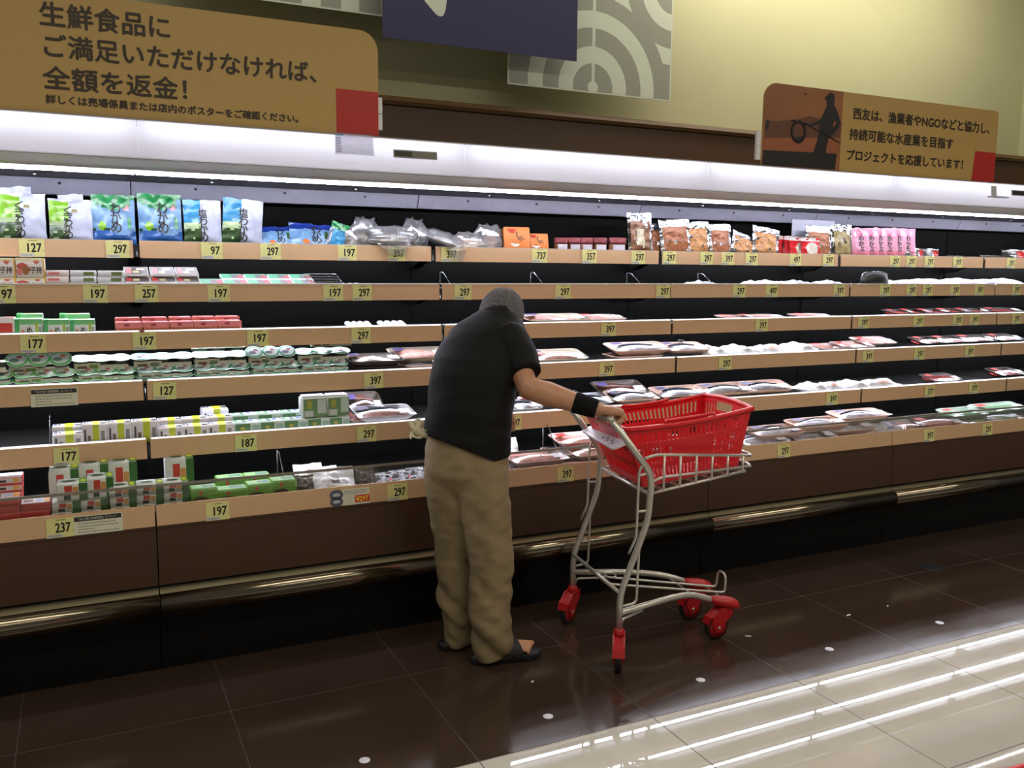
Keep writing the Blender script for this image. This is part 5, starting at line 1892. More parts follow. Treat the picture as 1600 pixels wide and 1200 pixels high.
for i, (a, c, zb, dy) in enumerate(((1166, 1238, .0, .01), (1186, 1262, .032, .05), (1246, 1312, .0, .01), (1250, 1330, .052, .06), (1304, 1372, .02, .03), (1316, 1394, .07, .10))):
    tr(T_peach if i in (1, 3, 4, 5) else T_white, 6, a, c, 'peach edged fish tray right of the trolley, %s of six from left' % ORD[i] if i in (1, 3, 4, 5) else 'white fish tray right of the trolley, %s of six from left' % ORD[i], .14, dy=dy, zb=zb, h=.034)
for i, (a, c) in enumerate(((1352, 1402), (1384, 1418))):
    place(P1 if i == 0 else P3, 6, a, c, 'white wrapped parcel on bottom tray, %s one' % ('left' if i == 0 else 'right'), gp, h=.06, rx=.1, zb=.001)
tr(T_pinkT, 6, 1404, 1456, 'beige tray left of the red brown tray, bottom tray', .14, dy=.05)
tr(T_red, 6, 1446, 1512, 'red brown tray on bottom tray near the second last card', .2, dy=.03, zb=.004)
GW = fish_tray('greens_tray', (206, 226, 210), mat('green_garnish', (120, 176, 120), .4, var=.3, scale=60), 31, 'pieces', red=True)
for i, (a, c, dy) in enumerate(((1462, 1520, .12), (1490, 1548, .08), (1516, 1566, .03), (1548, 1602, .03), (1540, 1610, .12))):
    tr(GW, 6, a, c, 'pale green tray with red label at right of bottom tray, %s of five' % ORD[i], .16, dy=dy, zb=.001 + .036 * (i in (1, 4)))
place(W1, 6, 776, 822, 'silver white pouch tip showing beside the shirt hem, bottom tray', gw, dy=.13, h=.2)

# ------------------------------------------------------------------ shopping trolley
TO, TA = Vector((1.785, 2.922, 0)), radians(-8)
TM = Matrix.Translation(TO) @ Matrix.Rotation(TA, 4, 'Z')
trolley = empty('shopping_trolley', TO, TA)
tag(trolley, 'chrome wire shopping trolley with red castors pushed by the stooping man', 'trolley')
M_CRED = mat('red_castor_plastic', (176, 26, 32), .35, var=.06)
M_TYRE = mat('dark_tyre', (30, 28, 28), .5, var=.1)


def bend(pts, r=.025, n=5):
    """round the corners of a polyline"""
    pts = [Vector(p) for p in pts]
    out = [pts[0]]
    for i in range(1, len(pts) - 1):
        a, b, c = pts[i - 1], pts[i], pts[i + 1]
        q = min(r, (a - b).length * .45, (c - b).length * .45)
        p0, p1 = b + (a - b).normalized() * q, b + (c - b).normalized() * q
        for k in range(n + 1):
            t = k / n
            out.append(p0 * (1 - t) ** 2 + b * 2 * t * (1 - t) + p1 * t * t)
    out.append(pts[-1])
    return out


RT, WT = .0125, .0052
HALF = .235
for s in (-1, 1):
    mb = MB()
    prof = [(0.012, .135), (0.012, .285), (.118, .560), (.130, .735), (-.035, .945)]
    mb.tube(bend([(u, s * HALF, z) for u, z in prof], .045), RT, M_CHROME, 10)
    mb.build('side_post', trolley)
    mb = MB()
    mb.tube(bend([(.10, s * HALF, .79), (.076, s * HALF, .755), (.072, s * HALF, .50), (.042, s * HALF, .44)], .02), WT, M_CHROME, 8)
    mb.tube([(.072, s * HALF, .60), (.122, s * HALF, .60)], WT, M_CHROME, 8)
    mb.tube([(.072, s * HALF, .735), (.122, s * HALF, .745)], WT, M_CHROME, 8)
    mb.build('rear_stay', trolley)
    mb = MB()
    mb.tube(bend([(.10, s * HALF, .495), (.085, s * HALF, .455), (.08, s * HALF, .245), (.012, s * HALF, .237)], .02), WT, M_CHROME, 8)
    mb.build('lower_stay', trolley)
    mb = MB()
    mb.tube(bend([(.012, s * HALF, .213), (.25, s * .16, .215), (.38, s * .115, .205), (.545, s * .105, .142)], .06), RT, M_CHROME, 10)
    mb.tube(bend([(.02, s * HALF, .15), (.025, s * (HALF - .005), .185), (.13, s * (HALF - .045), .192)], .02), WT, M_CHROME, 8)
    mb.build('base_rail', trolley)
mb = MB()
mb.tube(bend([(-.035, -HALF, .945), (-.043, -HALF + .01, .953), (-.043, HALF - .01, .953), (-.035, HALF, .945)], .012), RT, M_CHROME, 12)
mb.build('push_handle', trolley)
mb = MB()
mb.tube([(.012, -HALF, .29), (.012, HALF, .29)], .008, M_CHROME, 8)
mb.tube([(.125, -HALF, .66), (.125, HALF, .66)], .008, M_CHROME, 8)
mb.build('cross_bar', trolley)
# loop of the base
mb = MB()
mb.tube(bend([(.012, .045, .29), (.05, .045, .255), (.55, .035, .165), (.585, .035, .160), (.590, .03, .235), (.590, -.03, .235), (.585, -.035, .160), (.55, -.035, .165), (.05, -.045, .255), (.012, -.045, .29)], .03), WT, M_CHROME, 8)
for u in (.40, .55):
    mb.tube([(u, -.11, .19 - (u - .4) * .25), (u, .11, .19 - (u - .4) * .25)], .004, M_CHROME, 6)
mb.tube([(.09 + .022 * cos(t), .03 + .03 * sin(t), .262) for t in [2 * pi * i / 14 for i in range(14)]], .0035, M_CHROME, 6, closed=True)
mb.build('base_loop', trolley)
# wire rack that carries the basket
mb = MB()
RW_, FW_ = .222, .20


def rackw(u):
    return RW_ + (FW_ - RW_) * (u - .12) / .43


for s in (-1, 1):
    mb.tube(bend([(.10, s * HALF, .800), (.15, s * rackw(.15), .808), (.57, s * FW_, .777)], .02), .0062, M_CHROME, 8)
    mb.tube(bend([(.128, s * HALF, .708), (.18, s * rackw(.18), .720), (.565, s * FW_, .735)], .02), .0055, M_CHROME, 8)
    mb.tube([(.125, s * RW_, .66), (.55, s * FW_, .717)], .006, M_CHROME, 8)
    for k in range(6):
        u = .185 + k * .070
        zt, zb = .808 - (u - .15) * .074, .66 + (u - .125) * .134
        mb.tube(bend([(u, s * (rackw(u) + .004), zt), (u, s * (rackw(u) + .004), zb), (u, s * (rackw(u) - .05), zb + .004)], .012), .0048, M_CHROME, 7)
for s, z in ((1, .777), (1, .735)):
    mb.tube(bend([(.57, -FW_, z), (.585, -FW_ + .03, z), (.585, FW_ - .03, z), (.57, FW_, z)], .02), .0058, M_CHROME, 8)
for k in range(6):
    u = .185 + k * .07
    zb = .66 + (u - .125) * .134
    mb.tube([(u, -rackw(u), zb), (u, rackw(u), zb)], .004, M_CHROME, 6)
for v in (-.12, -.04, .04, .12):
    mb.tube([(.125, v, .657), (.55, v, .714)], .004, M_CHROME, 6)
mb.build('wire_rack', trolley)
# card holder plate across the handle
mb = MB()
A, B_ = Vector((.085, .235, .835)), Vector((.045, -.17, .838))
dirv = (B_ - A)
ux = dirv.normalized()
wz = Vector((.55, 0, .20)).normalized()
pts = []
L, Wd, r = dirv.length, .072, .022
for cx, cy, a0 in ((L - r, Wd - r, 0), (r, Wd - r, pi / 2), (r, r, pi), (L - r, r, 1.5 * pi)):
    for q in range(5):
        t = a0 + q * pi / 8
        pts.append(A + ux * (cx + r * cos(t)) + wz * (cy + r * sin(t) - Wd * .7))
nrm = ux.cross(wz).normalized()
if nrm.z < 0:
    nrm = -nrm
M_PLATE = mat('grey_white_plate', (216, 214, 222), .35, var=.04)
n = len(pts)
mb.add(pts + [p + nrm * .008 for p in pts], [tuple(range(n)), tuple(range(n, 2 * n))[::-1]] + [(i, (i + 1) % n, n + (i + 1) % n, n + i) for i in range(n)], M_PLATE)
mb.build('holder_plate', trolley)
mb = MB()
c0 = A + ux * .03 + wz * (-Wd * .55) + nrm * .0084
mb.quad(c0, c0 + ux * (L - .06), c0 + ux * (L - .06) + wz * .045, c0 + wz * .045, mat('printed_pale_card', (204, 202, 210), .4, var=.1, scale=60))
for k in range(5):
    c1 = c0 + ux * (.19 + k * .028) + nrm * .0004 + wz * (.008 + .012 * (k % 2))
    mb.quad(c1, c1 + ux * .016, c1 + ux * .016 + wz * .012, c1 + wz * .012, paint((120, 40, 60) if k % 2 else (80, 76, 84)))
mb.build('printed_card', trolley)


def castor(u, v, yaw, trail, stem_z, label=None):
    """swivel castor: red fork over a small wheel; stem at (u, v)"""
    root_m = Matrix.Translation((u, v, 0)) @ Matrix.Rotation(yaw, 4, 'Z')
    R = .052
    f = MB(); f.M = root_m
    for s in (-1, 1):
        pr = [(-trail - .036, .075), (-trail - .03, .10), (-trail * .4 - .02, .132), (.020, .136), (.024, .105), (-trail + .022, .062), (-trail + .012, .036), (-trail - .012, .034)]
        n_ = len(pr)
        f.add([(x, s * .017, z) for x, z in pr] + [(x, s * .023, z) for x, z in pr],
              [tuple(range(n_)), tuple(range(n_, 2 * n_))[::-1]] + [(i, (i + 1) % n_, n_ + (i + 1) % n_, n_ + i) for i in range(n_)], M_CRED)
    hood = [(-trail - R * 1.02, .070), (-trail - R * .80, .098), (-trail - R * .25, .113), (-trail + .02, .128), (0, .139), (.024, .136), (.026, .108)]
    f.prism_y = None
    vs = [(x, -.023, z) for x, z in hood] + [(x, .023, z) for x, z in hood]
    n_ = len(hood)
    f.add(vs, [(i, n_ + i, n_ + i + 1, i + 1) for i in range(n_ - 1)], M_CRED)
    f.lathe([(.019, .125), (.021, .135), (.019, .150), (.012, .155)], M_CRED, 14)
    fo = f.build('castor_fork', trolley)
    w_ = MB(); w_.M = root_m @ Matrix.Translation((-trail, 0, R)) @ Matrix.Rotation(pi / 2, 4, 'X')
    w_.lathe([(.012, -.013), (R * .80, -.013), (R * .82, -.012), (R * .96, -.012), (R, -.008), (R, .008), (R * .96, .012), (R * .82, .012), (R * .80, .013), (.012, .013)], M_TYRE, 24)
    wo = w_.build('wheel', fo)
    h_ = MB(); h_.M = w_.M
    h_.lathe([(.008, -.0155), (R * .79, -.0138), (R * .79, .0138), (.008, .0155)], M_CRED, 22)
    h_.lathe([(.007, -.024), (.007, .024)], M_CHROME, 10)
    h_.build('wheel_hub', fo)


castor(.012, -HALF, radians(65), .030, .14)
castor(.012, HALF, radians(38), .034, .14)
castor(.545, -.105, radians(6), .040, .13)
castor(.545, .105, radians(6), .042, .13)
for s in (-1, 1):     # red nose pieces over the front castors
    mb = MB()
    rings = []
    for u, r, z in ((.475, .020, .168), (.50, .027, .160), (.54, .034, .150), (.575, .034, .140), (.598, .026, .134), (.606, .010, .132)):
        rings.append([(u, s * .105 + r * cos(t), z + r * .75 * sin(t)) for t in [2 * pi * i / 14 for i in range(14)]])
    mb.loft(rings, M_CRED)
    mb.build('front_cap', trolley)

# ------------------------------------------------------------------ red basket in the trolley
M_BRED = mat('red_basket_plastic', (212, 18, 30), .32, var=.03, spec=.5)


def lerp(a, b_, t):
    return a + (b_ - a) * t


def basket_meshes():
    """open basket with slotted walls, in trolley coordinates"""
    def rimz(u):
        t = (u - .03) / .55
        return .908 + .012 * t + .045 * max(0, t) ** 2.2
    top = {'rl': Vector((.035, .195, 0)), 'rn': Vector((.035, -.195, 0)), 'fn': Vector((.575, -.185, 0)), 'fl': Vector((.575, .185, 0))}
    bot = {'rl': Vector((.140, .150, .668)), 'rn': Vector((.140, -.150, .668)), 'fn': Vector((.545, -.150, .724)), 'fl': Vector((.545, .150, .724))}
    body = MB()

    def wall(a, c, cols, holes, rows=22):
        def pos(s, t):
            p = lerp(top[a], top[c], s)
            p.z = rimz(p.x) + (.012 * sin(pi * s) if a[0] == c[0] == 'f' else 0)
            q = lerp(bot[a], bot[c], s)
            return lerp(p, q, t)
        vs, fs = [], []
        for j in range(rows + 1):
            for i in range(cols + 1):
                vs.append(pos(i / cols, j / rows))
        for j in range(rows):
            for i in range(cols):
                if not holes(i, j, cols, rows):
                    q = j * (cols + 1) + i
                    fs.append((q, q + 1, q + cols + 2, q + cols + 1))
        body.add(vs, fs, M_BRED)

    def side_holes(i, j, c, r):
        if i < 3 or i > c - 4 or i % 2 == 0:
            return False
        if 2 <= j <= 5:
            return True
        if (i < c * .34 or i > c * .70) and (8 <= j <= 10 or 12 <= j <= 13):
            return True
        if 16 <= j <= 19:
            return True
        return False

    def end_holes(i, j, c, r):
        if i < 2 or i > c - 3 or i % 2 == 0:
            return False
        return (3 <= j <= 6 and (i < c * .3 or i > c * .7)) or 9 <= j <= 12 or 15 <= j <= 18

    def front_holes(i, j, c, r):
        if 2 <= j <= 4 and c * .32 < i < c * .68:
            return True
        return end_holes(i, j, c, r)
    wall('rn', 'fn', 55, side_holes)
    wall('fl', 'rl', 55, side_holes)
    wall('rl', 'rn', 35, end_holes)
    wall('fn', 'fl', 35, front_holes)
    cols, rows = 33, 19
    vs = [lerp(lerp(bot['rl'], bot['rn'], i / cols), lerp(bot['fl'], bot['fn'], i / cols), j / rows) for j in range(rows + 1) for i in range(cols + 1)]
    fs = [(j * (cols + 1) + i, j * (cols + 1) + i + 1, (j + 1) * (cols + 1) + i + 1, (j + 1) * (cols + 1) + i) for j in range(rows) for i in range(cols) if not (i % 2 and j % 2 and 1 < i < cols - 1)]
    body.add(vs, fs, M_BRED)
    # give the skin a real thickness
    me = _mesh(body, 'basket_body')
    o = bpy.data.objects.new('tmp', me)
    COL.objects.link(o)
    md = o.modifiers.new('thick', 'SOLIDIFY'); md.thickness = .0028; md.offset = 0
    dg = bpy.context.evaluated_depsgraph_get(); dg.update()
    me2 = bpy.data.meshes.new_from_object(o.evaluated_get(dg))
    bpy.data.objects.remove(o)
    me2.name = 'basket_body'
    rim = MB()
    loop = []
    for a, c, n_ in (('rn', 'fn', 16), ('fn', 'fl', 10), ('fl', 'rl', 16), ('rl', 'rn', 10)):
        for i in range(n_):
            p = lerp(top[a], top[c], i / n_)
            p.z = rimz(p.x) + (.012 * sin(pi * i / n_) if a[0] == c[0] == 'f' else 0)
            loop.append(p)
    cx = sum((p for p in loop), Vector()) / len(loop)
    prof = ((-.004, -.012), (.010, -.014), (.012, -.002), (.009, .004), (-.003, .004))
    rings = []
    for p in loop:
        d_ = Vector((p.x - cx.x, p.y - cx.y, 0))
        d_ = Vector((max(-1, min(1, d_.x / .24)) ** 5, max(-1, min(1, d_.y / .175)) ** 5, 0)).normalized()
        rings.append([p + d_ * e + Vector((0, 0, z)) for e, z in prof])
    rim.loft(rings, M_BRED, close=True)
    hs = []
    for s in (-1, 1):
        h_ = MB()
        pts = [(.20, s * .193, rimz(.2) + .005), (.205, s * .185, rimz(.2) + .014), (.24, s * .178, rimz(.24) + .010), (.37, s * .178, rimz(.37) + .010), (.405, s * .185, rimz(.40) + .014), (.41, s * .193, rimz(.41) + .005)]
        h_.tube(bend(pts, .012), .0065, M_BRED, 8)
        hs.append(h_)
    return me2, rim, hs


B_BODY, B_RIM, B_H = basket_meshes()
bm_rim, bm_h = B_RIM.mesh('basket_rim'), [h_.mesh('basket_handle') for h_ in B_H]


def put_basket(M, label):
    root = bpy.data.objects.new('shopping_basket', B_BODY)
    COL.objects.link(root)
    root.matrix_world = M
    for n_, me in (('basket_rim', bm_rim), ('basket_handle', bm_h[0]), ('basket_handle', bm_h[1])):
        c = bpy.data.objects.new(n_, me)
        COL.objects.link(c)
        c.parent = root
    tag(root, label, 'basket')
    return root


put_basket(TM, 'red plastic shopping basket with slotted sides riding in the chrome trolley')
# the second basket, of which only a corner shows at the lower right
put_basket(Matrix.Translation((1.93, 1.155, 0.001)) @ Matrix.Rotation(.137, 4, 'Y') @ Matrix.Translation((-.14, 0, -.668)),
           'corner of a red shopping basket at the bottom right picture corner on cream tiles')

# ------------------------------------------------------------------ floor bits
mb = MB(); mb.lathe([(.017, 0.0002), (.017, .0009), (.0165, .0011)], mat('white_dot_sticker', (226, 226, 236), .35, var=.02), 24)
dot_me = mb.mesh('floor_dot')
for i in range(5):
    o = bpy.data.objects.new('floor_dot', dot_me)
    COL.objects.link(o)
    o.location = (.713 + i * .6349, 2.4705, 0)
    tag(o, 'white round sticker on the dark tiles beside the cream floor, %s from left' % ORD[i], 'sticker', 'white round floor stickers')
for i, (px, py, s, a) in enumerate(((832, 1065, .006, .5), (1169, 994, .008, -.6), (1326, 961, .009, .2), (1387, 947, .006, .9))):
    r = pray(px, py)
    p = EYE + r * (-1.5 / r.z)
    mb = MB()
    mb.poly([(s * 1.4 * cos(t) * (1 + .3 * sin(2 * t + i)), s * .6 * sin(t), .0006) for t in [2 * pi * k / 12 for k in range(12)]], M_WHITE)
    o = mb.build('floor_scuff')  # small white floor scuffs, laid on as thin patches
    o.location = (p.x, p.y, 0)
    o.rotation_euler = (0, 0, a)
    tag(o, 'tiny white scuff mark on dark tiles right of the sandals, %s from left' % ORD[i], 'scuff mark', 'tiny scuff marks')
mb = MB()
mb.lathe([(.062, .0003), (.062, .0022), (.058, .003), (.052, .0018), (.001, .0016)], mat('drain_cover', (58, 60, 58), .3, .7, var=.1), 28)
o = mb.build('floor_drain')
o.location = (3.8374, 2.987, 0)
tag(o, 'round grey drain cover on dark tiles far right of the trolley', 'drain cover')

# ------------------------------------------------------------------ the stooping man
man = empty('person', (1.33, 3.05, 0))
tag(man, 'stooping person in grey knit cap, black polo shirt, khaki trousers, one hand on trolley', 'person')
RV = Vector((.9, -.436, 0)).normalized()          # across the view
FV = Vector((.436, .9, 0)).normalized()           # along the view


def ring_rows(rows, n=28, pw=2.3):
    """rings from (row py, left px, right px, depth y, half thickness); superellipse cross sections"""
    rings = []
    for py, xl, xr, y, t in rows:
        a, c = at_y(xl, py, y), at_y(xr, py, y)
        cen = (a + c) / 2
        # true width across the view at that distance
        W = ((xr - xl) / 2) / FPX * ((RW.transposed() @ (cen - EYE)).z)
        ring = []
        for i in range(n):
            g_ = 2 * pi * i / n
            cu, su = cos(g_), sin(g_)
            ring.append(cen + RV * W * (abs(cu) ** (2 / pw)) * (1 if cu > 0 else -1) + FV * t * (abs(su) ** (2 / pw)) * (1 if su > 0 else -1))
        rings.append(ring)
    return rings


def onto_man(o):
    o.parent = man
    o.matrix_parent_inverse = Matrix.Translation(-man.location)
    return o


M_SKIN = mat('skin', (190, 138, 108), .5, var=.08, scale=40, bump=.08, bscale=120)
M_SHIRT = mat('black_polo_knit', (12, 12, 13), .75, var=.1, scale=20, bump=.12, bscale=300, spec=.25)
M_KHAKI = mat('khaki_cotton', (138, 121, 92), .8, var=.07, scale=14, bump=.15, bscale=240, spec=.2)
M_BAND = mat('black_wristband', (16, 16, 17), .85, var=.1, bump=.3, bscale=300, spec=.2)
M_SAND = mat('black_sandal', (15, 16, 19), .6, var=.1)

# joints
SH_R = at_y(800, 538, 3.03)
EL_R = at_y(825, 606, 2.90)
BAR = TM @ Vector((-.043, -.200, .953))
TU = (TM.to_3x3() @ Vector((1, 0, 0)))
TV = (TM.to_3x3() @ Vector((0, 1, 0)))
UP = Vector((0, 0, 1))
WR = at_y(932, 639, 2.75)
SH_L = at_y(712, 545, 3.20)
EL_L = Vector((1.40, 3.30, 1.06))
WR_L = Vector((1.555, 3.37, .93))
HC = at_y(785, 492, 3.20)                         # middle of the skull
HD = Vector((.62, .56, -.55)).normalized()        # where the face looks
HS = HD.cross(UP).normalized()                    # towards his right
HU = HS.cross(HD).normalized()


def hp(s, f, u):
    return HC + HS * s + HD * f + HU * u


HROT = Matrix((HS, HD, HU)).transposed()
b = MB()
# trunk, slimmer than the shirt
b.loft(ring_rows([(735, 680, 784, 3.05, .09), (700, 678, 782, 3.06, .09), (650, 680, 784, 3.07, .10), (600, 688, 788, 3.08, .10), (560, 702, 792, 3.11, .095), (530, 720, 794, 3.13, .085), (512, 742, 796, 3.14, .065), (500, 758, 796, 3.15, .052)]), M_SKIN)
NECK = at_y(778, 500, 3.15)
b.tube([NECK - UP * .05, NECK, HC - HD * .015 - HU * .03], [.062, .058, .054], M_SKIN, 14, ends=True)
# skull, jaw and face
b.ball(HC, .074, .093, .098, M_SKIN, 20, 14, HROT)
b.tube([hp(0, .03, -.03), hp(0, .055, -.085)], [.062, .036], M_SKIN, 14, ends=True)
b.tube([hp(0, .088, .018), hp(0, .112, -.022), hp(0, .098, -.034)], [.009, .013, .010], M_SKIN, 10, ends=True)
for s in (-1, 1):
    b.ball(hp(s * .010, .102, -.030), .009, .008, .007, M_SKIN, 8, 6, HROT)
    b.tube([hp(s * .012, .090, .026), hp(s * .05, .074, .024)], [.009, .007], M_SKIN, 8, ends=True)
    b.ball(hp(s * .040, .066, -.022), .02, .016, .018, M_SKIN, 10, 7, HROT)
    b.ball(hp(s * .077, -.005, -.008), .010, .020, .032, M_SKIN, 10, 8, HROT)
b.tube([hp(-.022, .083, -.055), hp(0, .092, -.054), hp(.022, .083, -.055)], [.006, .008, .006], M_SKIN, 8, ends=True)
b.tube([hp(-.018, .083, -.065), hp(0, .090, -.066), hp(.018, .083, -.065)], [.006, .008, .006], M_SKIN, 8, ends=True)
b.ball(hp(0, .074, -.094), .024, .018, .018, M_SKIN, 10, 7, HROT)
# arms
b.tube([SH_R, lerp(SH_R, EL_R, .5), EL_R, lerp(EL_R, WR, .28), lerp(EL_R, WR, .65), WR], [.046, .045, .044, .047, .038, .030], M_SKIN, 16, ends=True)
b.tube([SH_L, lerp(SH_L, EL_L, .5), EL_L, lerp(EL_L, WR_L, .3), WR_L], [.055, .048, .043, .044, .028], M_SKIN, 14, ends=True)


def hand(b, wrist, knuck, side, down, curls, spread, L=1.0, thumb=None):
    """palm from wrist to knuckles, four fingers bent along the given direction lists, thumb from the palm's side"""
    for q in range(4):
        o_ = side * ((1.5 - q) * spread)
        b.tube([lerp(wrist, knuck, .05) + side * ((1.5 - q) * spread * .62), lerp(wrist, knuck, .55) + side * ((1.5 - q) * spread * .9), knuck + o_], [.0175, .0175, .0140], M_SKIN, 10, ends=True)
        p = knuck + o_
        ln = (1.0, 1.08, 1.0, .8)[q] * L
        pts = [p]
        for d_, l_ in curls[q]:
            p = p + d_.normalized() * l_ * ln
            pts.append(p)
        b.tube(pts, [.0122, .0112, .0100, .0084][:len(pts)], M_SKIN, 10, ends=True)
    if thumb:
        b.tube(thumb, [.016, .0125, .0115, .009][:len(thumb)], M_SKIN, 10, ends=True)


# right hand over the push handle: knuckles ahead of the bar, fingers hooking down in front of it
KN = BAR + TU * .040 + UP * .024
dn = [[(TU * .55 - UP * .85, .026 * f_), (-TU * .25 - UP * .95, .022 * f_), (-TU * .95 - UP * .30, .018 * f_)] for f_ in (1.0, 1.08, 1.02, .92)]
th = [lerp(WR, KN, .25) + TV * .030 - UP * .006, lerp(WR, KN, .5) + TV * .052 - UP * .022, BAR + TV * .058 - TU * .012 - UP * .020, BAR + TV * .050 + TU * .012 - UP * .022]
hand(b, WR, KN, TV, None, dn, .0205, 1.0, th)
# left hand reaching down towards the bottom tray
KL = WR_L + Vector((.055, .018, -.055))
dl = [[(Vector((.6, .15, -.8)), .036), (Vector((.2, .1, -1)), .026), (Vector((-.1, .05, -1)), .018)]] * 4
sl = Vector((-.35, .9, 0)).normalized()
hand(b, WR_L, KL, -sl, None, dl, .020, 1.0, [lerp(WR_L, KL, .3) - sl * .028, lerp(WR_L, KL, .8) - sl * .05 - UP * .01, KL - sl * .055 - UP * .03])
# legs and feet
HEEL_R, TOE_R = Vector((1.300, 2.950, 0)), Vector((1.505, 2.905, 0))
HEEL_L, TOE_L = Vector((1.235, 3.115, 0)), Vector((1.45, 3.165, 0))
ANK_R, ANK_L = lerp(HEEL_R, TOE_R, .22) + UP * .105, lerp(HEEL_L, TOE_L, .22) + UP * .105
HIP_R, HIP_L = at_y(756, 735, 3.01), at_y(706, 735, 3.10)
KNE_R, KNE_L = at_y(766, 862, 2.97), at_y(708, 862, 3.12)
b.tube([HIP_R, lerp(HIP_R, KNE_R, .5), KNE_R, lerp(KNE_R, ANK_R, .35), ANK_R], [.085, .068, .050, .048, .034], M_SKIN, 14, ends=True)
b.tube([HIP_L, lerp(HIP_L, KNE_L, .5), KNE_L, lerp(KNE_L, ANK_L, .35), ANK_L], [.085, .068, .050, .048, .034], M_SKIN, 14, ends=True)
for heel, toe, ank in ((HEEL_R, TOE_R, ANK_R), (HEEL_L, TOE_L, ANK_L)):
    fd = (toe - heel).normalized()
    fs_ = fd.cross(UP)
    b.tube([ank, heel + fd * .03 + UP * .058], [.034, .030], M_SKIN, 12, ends=True)
    b.tube([heel + fd * .035 + UP * .056, lerp(heel, toe, .45) + UP * .058, lerp(heel, toe, .78) + UP * .044], [.028, .030, .020], M_SKIN, 12, ends=True)
    for q in range(5):
        o_ = fs_ * ((q - 2) * .0185)
        if heel is HEEL_L:
            o_ = -o_
        base = lerp(heel, toe, .78) + o_ + UP * .046
        tip = toe + o_ * 1.05 + fd * (.014 - .009 * q) + UP * .042
        b.tube([lerp(heel, toe, .5) + o_ * .6 + UP * .054, base - fd * .012, base + fd * .012 + UP * .002, tip - UP * .004], [.014, .0112, .0085, .0105 if q == 0 else .0082], M_SKIN, 9, ends=True)
body = onto_man(b.build('body'))
remesh(body, .0034, 2, .5)
body['label'] = 'bare skin of neck, arms, hands and feet'

# knit cap
M_CAP = bpy.data.materials.new('grey_rib_knit')
M_CAP.use_nodes = True
nt = M_CAP.node_tree
pb = nt.nodes['Principled BSDF']
pb.inputs['Roughness'].default_value = .9
pb.inputs['Specular IOR Level'].default_value = .15
tc = nt.nodes.new('ShaderNodeTexCoord')
vz = nt.nodes.new('ShaderNodeTexVoronoi'); vz.inputs['Scale'].default_value = 170
nt.links.new(tc.outputs['Object'], vz.inputs['Vector'])
rp = nt.nodes.new('ShaderNodeValToRGB')
rp.color_ramp.elements[0].color = srgb((132, 129, 132)); rp.color_ramp.elements[1].color = srgb((82, 80, 84))
rp.color_ramp.elements[1].position = .7
nt.links.new(vz.outputs['Distance'], rp.inputs[0]); nt.links.new(rp.outputs[0], pb.inputs['Base Color'])
bp = nt.nodes.new('ShaderNodeBump'); bp.inputs['Strength'].default_value = .5; bp.inputs['Distance'].default_value = .003; bp.invert = True
nt.links.new(vz.outputs['Distance'], bp.inputs['Height']); nt.links.new(bp.outputs[0], pb.inputs['Normal'])
mb = MB()
rings = []
for j in range(15):
    a = radians(-26) + (pi / 2 - radians(-26)) * j / 14.3
    bulge = 1.0 + (.03 if j < 3 else 0)
    ring = []
    for i in range(32):
        t = 2 * pi * i / 32
        fold = 1 + .012 * sin(9 * t) * max(0, sin(a)) + .01 * nz(cos(t) * 2, a * 2, 4)
        ring.append(hp(.086 * cos(a) * cos(t) * bulge * fold, .103 * cos(a) * sin(t) * bulge * fold - .010, .104 * sin(a) * fold + .006 - .022 * (-sin(t)) * (1 - j / 14)))
    rings.append(ring)
inner = [[hp(.080 * cos(radians(-24)) * cos(2 * pi * i / 32), .096 * cos(radians(-24)) * sin(2 * pi * i / 32) - .01, -.036 + .022 * sin(2 * pi * i / 32)) for i in range(32)]]
mb.loft(inner + rings, M_CAP)
o = onto_man(mb.build('knit_cap'))
mb = MB()
for i in range(17):
    t0, t1 = pi * (1.08 + .84 * i / 17), pi * (1.08 + .84 * (i + 1) / 17)
    for (za, zb, g1) in ((-.052, -.025, .98),):
        q = [hp(.0765 * g1 * cos(t0), .094 * g1 * sin(t0) - .004, za), hp(.0765 * g1 * cos(t1), .094 * g1 * sin(t1) - .004, za), hp(.079 * cos(t1), .097 * sin(t1) - .004, zb), hp(.079 * cos(t0), .097 * sin(t0) - .004, zb)]
        mb.add(q, [(0, 1, 2, 3)], mat('grey_hair', (120, 116, 112), .7, var=.3, scale=120), True)
onto_man(mb.build('hair'))
for s in (-1, 1):
    mb = MB(); mb.ball(hp(s * .031, .080, .006), .011, .011, .011, paint((220, 216, 210), .2), 10, 7, HROT)
    mb.ball(hp(s * .031, .0885, .004), .005, .004, .005, M_INK, 8, 5, HROT)
    onto_man(mb.build('eye'))

# polo shirt: trunk and two short sleeves fused into one garment
TR = [(722, 700, 796, 3.05, .10), (712, 668, 796, 3.05, .135), (696, 661, 796, 3.06, .145), (680, 659, 797, 3.06, .15), (660, 662, 799, 3.07, .152), (640, 665, 801, 3.07, .153), (610, 668, 806, 3.08, .155), (580, 672, 811, 3.09, .155), (555, 677, 817, 3.11, .15),
      (535, 689, 820, 3.13, .14), (516, 703, 822, 3.14, .125), (503, 718, 817, 3.15, .11), (492, 736, 809, 3.16, .09), (484, 752, 801, 3.16, .072)]
b = MB()
b.loft(ring_rows(TR[1:]), M_SHIRT)
b.tube([at_y(790, 532, 3.07), at_y(804, 546, 3.02), at_y(814, 562, 2.975), at_y(822, 584, 2.925)], [.088, .078, .068, .058], M_SHIRT, 18, ends=False)
b.tube([at_y(716, 548, 3.18), lerp(SH_L, EL_L, .45), lerp(SH_L, EL_L, .75)], [.082, .072, .064], M_SHIRT, 18)
shirt = onto_man(b.build('polo_shirt'))
remesh(shirt, .006, 6, .5)
nrms = [v.normal.copy() for v in shirt.data.vertices]
